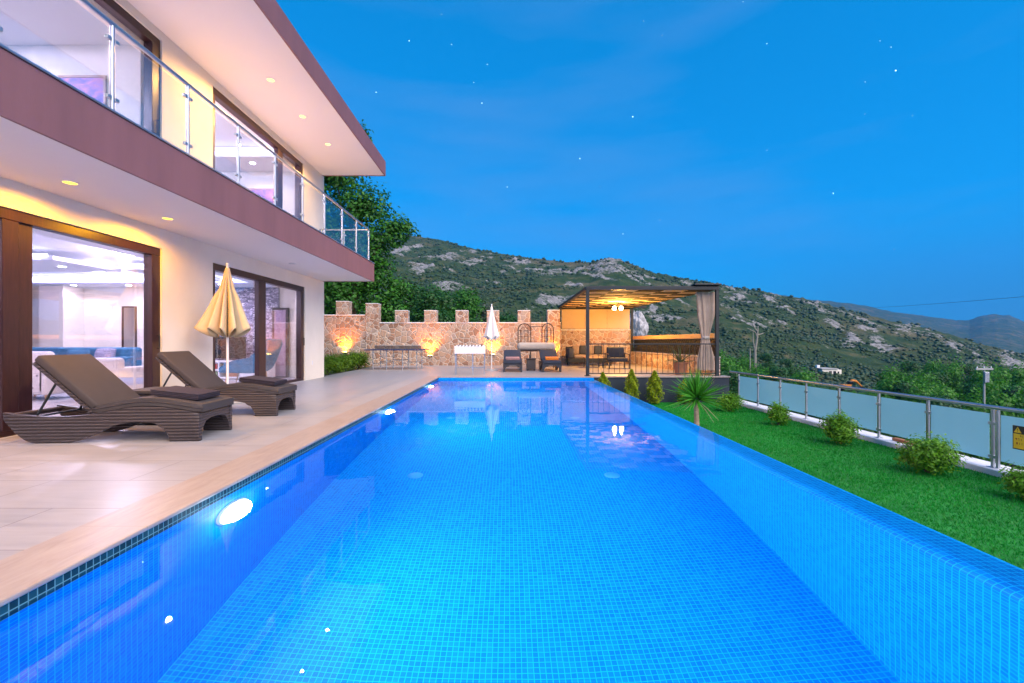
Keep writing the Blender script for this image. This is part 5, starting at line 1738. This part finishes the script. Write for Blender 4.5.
# pale house among the valley trees
hp = P(832, 378, 150)
hs = thing('valley_house', 'small white flat roofed house on the hillside beyond the fence', 'house', tuple(hp))
def hb(x0, x1, y0, y1, z0, z1): return MB().box(hp.x + x0, hp.x + x1, hp.y + y0, hp.y + y1, hp.z + z0, hp.z + z1)
hb(-3.2, 1.8, 0, 6, -3, 3.2).build('wall', M['white_wall'], hs)
hb(1.82, 4.0, 1.2, 6, -3, 3.0).build('side_wing', M['white_wall'], hs)
hb(-3.6, 1.9, -.3, 6.2, 3.21, 3.5).build('roof', M['concrete'], hs)
hb(-3.6, -2.6, 2, 3, 3.61, 4.5).build('water_tank', M['white_metal'], hs)
for x0 in (-1.0, .4): hb(x0, x0 + .9, -.06, -.01, .2, 2.6).build('window', M['tv'], hs)
hb(2.4, 3.2, 1.12, 1.19, .5, 2.4).build('window', M['tv'], hs)
for m_, ob in (('valley', None),): pass
# second white house higher on the slope behind the tall tree
hp2 = P(404, 303, 120)
hs = thing('hill_house', 'white gabled house half hidden by trees behind the stone wall', 'house', tuple(hp2))
b = MB(); b.box(hp2.x - 1.6, hp2.x + 1.2, hp2.y, hp2.y + 4, hp2.z - 4, hp2.z + 1.2); b.build('wall', M['white_wall'], hs)
b = MB(); b.prism([(hp2.x - 1.8, hp2.z + 1.2), (hp2.x + 1.4, hp2.z + 1.2), (hp2.x + .9, hp2.z + 2.6)], hp2.y - .2, hp2.y + 4.2, 'y'); b.build('roof', M['white_metal'], hs)
b = MB(); b.box(hp2.x + .2, hp2.x + .8, hp2.y - .05, hp2.y - .01, hp2.z - .5, hp2.z + .6); b.build('window', M['tv'], hs)

# orange digger by the white house
dp = P(850, 386, 120)
dg = thing('excavator', 'orange excavator with bent arm parked below the white house', 'excavator', tuple(dp))
def at_(pts): return [dp + Vector(p) for p in pts]
b = MB(); b.tube(at_([(-.6, 0, .4), (.6, 0, 1.75), (1.6, 0, 1.5), (3.1, 0, .1)]), [.32, .42, .34, .2], 6); b.build('boom', M['digger'], dg)
b = MB(); b.box(dp.x - 2.4, dp.x - .2, dp.y - .9, dp.y + .9, dp.z - .4, dp.z + .7, .1); b.build('engine_house', M['digger'], dg)
b = MB(); b.box(dp.x - .7, dp.x + .3, dp.y - .8, dp.y + .2, dp.z + .71, dp.z + 1.6, .1); b.build('cab', M['tv'], dg)
for s in (-1, 1):
    b = MB(); b.box(dp.x - 2.4, dp.x + .6, dp.y + s * 1.0 - .25, dp.y + s * 1.0 + .25, dp.z - 1.1, dp.z - .42, .2, 3); b.build('track', M['black'], dg)
b = MB(); b.prism([(dp.x + 2.9, dp.z + .2), (dp.x + 3.6, dp.z - .2), (dp.x + 3.3, dp.z - .9), (dp.x + 2.7, dp.z - .6)], dp.y - .5, dp.y + .5, 'y'); b.build('bucket', M['black'], dg)

# utility pole with a transformer head
u0 = P(984, 368, 58)
zg = tz(u0.x, u0.y)
up_ = thing('utility_pole', 'grey concrete utility pole with crossbar standing among the valley trees', 'utility pole', (u0.x, u0.y, zg))
b = MB(); b.tube([(u0.x, u0.y, zg - .3), (u0.x, u0.y, u0.z - .2)], [.16, .11], 10); b.build('pole', M['concrete'], up_)
b = MB(); b.box(u0.x - 1.1, u0.x + 1.1, u0.y - .08, u0.y + .08, u0.z - .12, u0.z + .1, .02); b.build('crossbar', M['concrete'], up_)
b = MB(); b.box(u0.x - .3, u0.x + .3, u0.y - .4, u0.y - .1, u0.z - 1.7, u0.z - .35, .05); b.build('transformer', M['steel'], up_)
for dx in (-.9, 0, .9):
    b = MB(); b.lathe([(.05, 0), (.08, .05), (.04, .1), (.07, .15), (.02, .22)], (u0.x + dx, u0.y, u0.z + .101), 10); b.build('insulator', M['paint_white'], up_)
# old bare tree and a thin stake on the slope
dt = P(755, 362, 95)
zg = tz(dt.x, dt.y)
dd = thing('dead_tree', 'bare pale dead tree with broken branches on the slope right of the pergola', 'tree', (dt.x, dt.y, zg))
T_ = P(758, 325, 95)
b = MB()
b.tube([(dt.x, dt.y, zg - .3), tuple(P(755, 350, 95)), tuple(P(757, 338, 95)), tuple(T_)], [.34, .26, .2, .1], 8); b.build('trunk', M['dead_wood'], dd)
for q0, q1, q2 in (((755, 350), (753, 340), (753, 331)), ((757, 336), (755, 331), (747, 327)), ((757, 334), (761, 333), (764, 332)), ((757, 330), (754, 326), (752, 322))):
    b = MB(); b.tube([tuple(P(*q0, 95)), tuple(P(*q1, 95)), tuple(P(*q2, 95))], [.16, .12, .05], 6); b.build('branch', M['dead_wood'], dd)
s0 = P(750, 348, 93)
b = MB(); b.tube([(s0.x, s0.y, tz(s0.x, s0.y) - .3), tuple(s0)], [.16, .11], 8); b.ball(tuple(s0), .12, 2)
tag(b.build('wooden_stake', M['dead_wood']), 'short pale wooden stake left of the bare dead tree', 'stake')
# pale crag just behind the pergola
rp = P(637, 334, 75)
zg = tz(rp.x, rp.y)
b = MB(); b.ball((0, 0, 0), 1, 5)
for v in b.bm.verts:
    p = v.co.copy()
    from mathutils import noise as mno
    k = 1 + .28 * mno.noise(p * 1.6 + Vector((3, 1, 2))) + .16 * mno.noise(p * 4.3) + .08 * mno.noise(p * 9.7)
    v.co = Vector((p.x * 1.5 * k * (1 - .25 * max(0, p.z)), p.y * 1.4 * k, p.z * 3.0 * k + .4 * p.x))
b.xform(Matrix.Rotation(R(-10), 4, 'Y'))
o = b.build('crag', M['rock'], None, smooth=False)
o.location = (rp.x, rp.y, rp.z + 1.2)
tag(o, 'tall pale rock crag standing on the slope just behind the pergola corner', 'rock')
b = MB()
w0, w1 = P(870, 307, 150), P(1120, 287, 62)
pts = []
for k in range(25):
    q = k / 24; p = w0.lerp(w1, q); pts.append((p.x, p.y, p.z - 1.0 * 4 * q * (1 - q) * .25))
b.tube(pts, .03, 5)
tag(b.build('power_line', M['black']), 'thin dark power line crossing the sky above the valley', 'cable')

# ------------------------------------------------------------------ evening haze
hz = MB(); hz.box(-4300, 4300, -4300, 4300, -63, 760)
ob = hz.build('haze', None)
t = NT('haze_air')
pv = t.n('ShaderNodeVolumePrincipled', Density=HAZE, Anisotropy=0.0)
pv.inputs['Color'].default_value = (.05, .40, 1.0, 1)
t.l(pv.outputs[0], t.out.inputs['Volume'])
ob.data.materials.append(t.m)
tag(ob, kind='stuff')
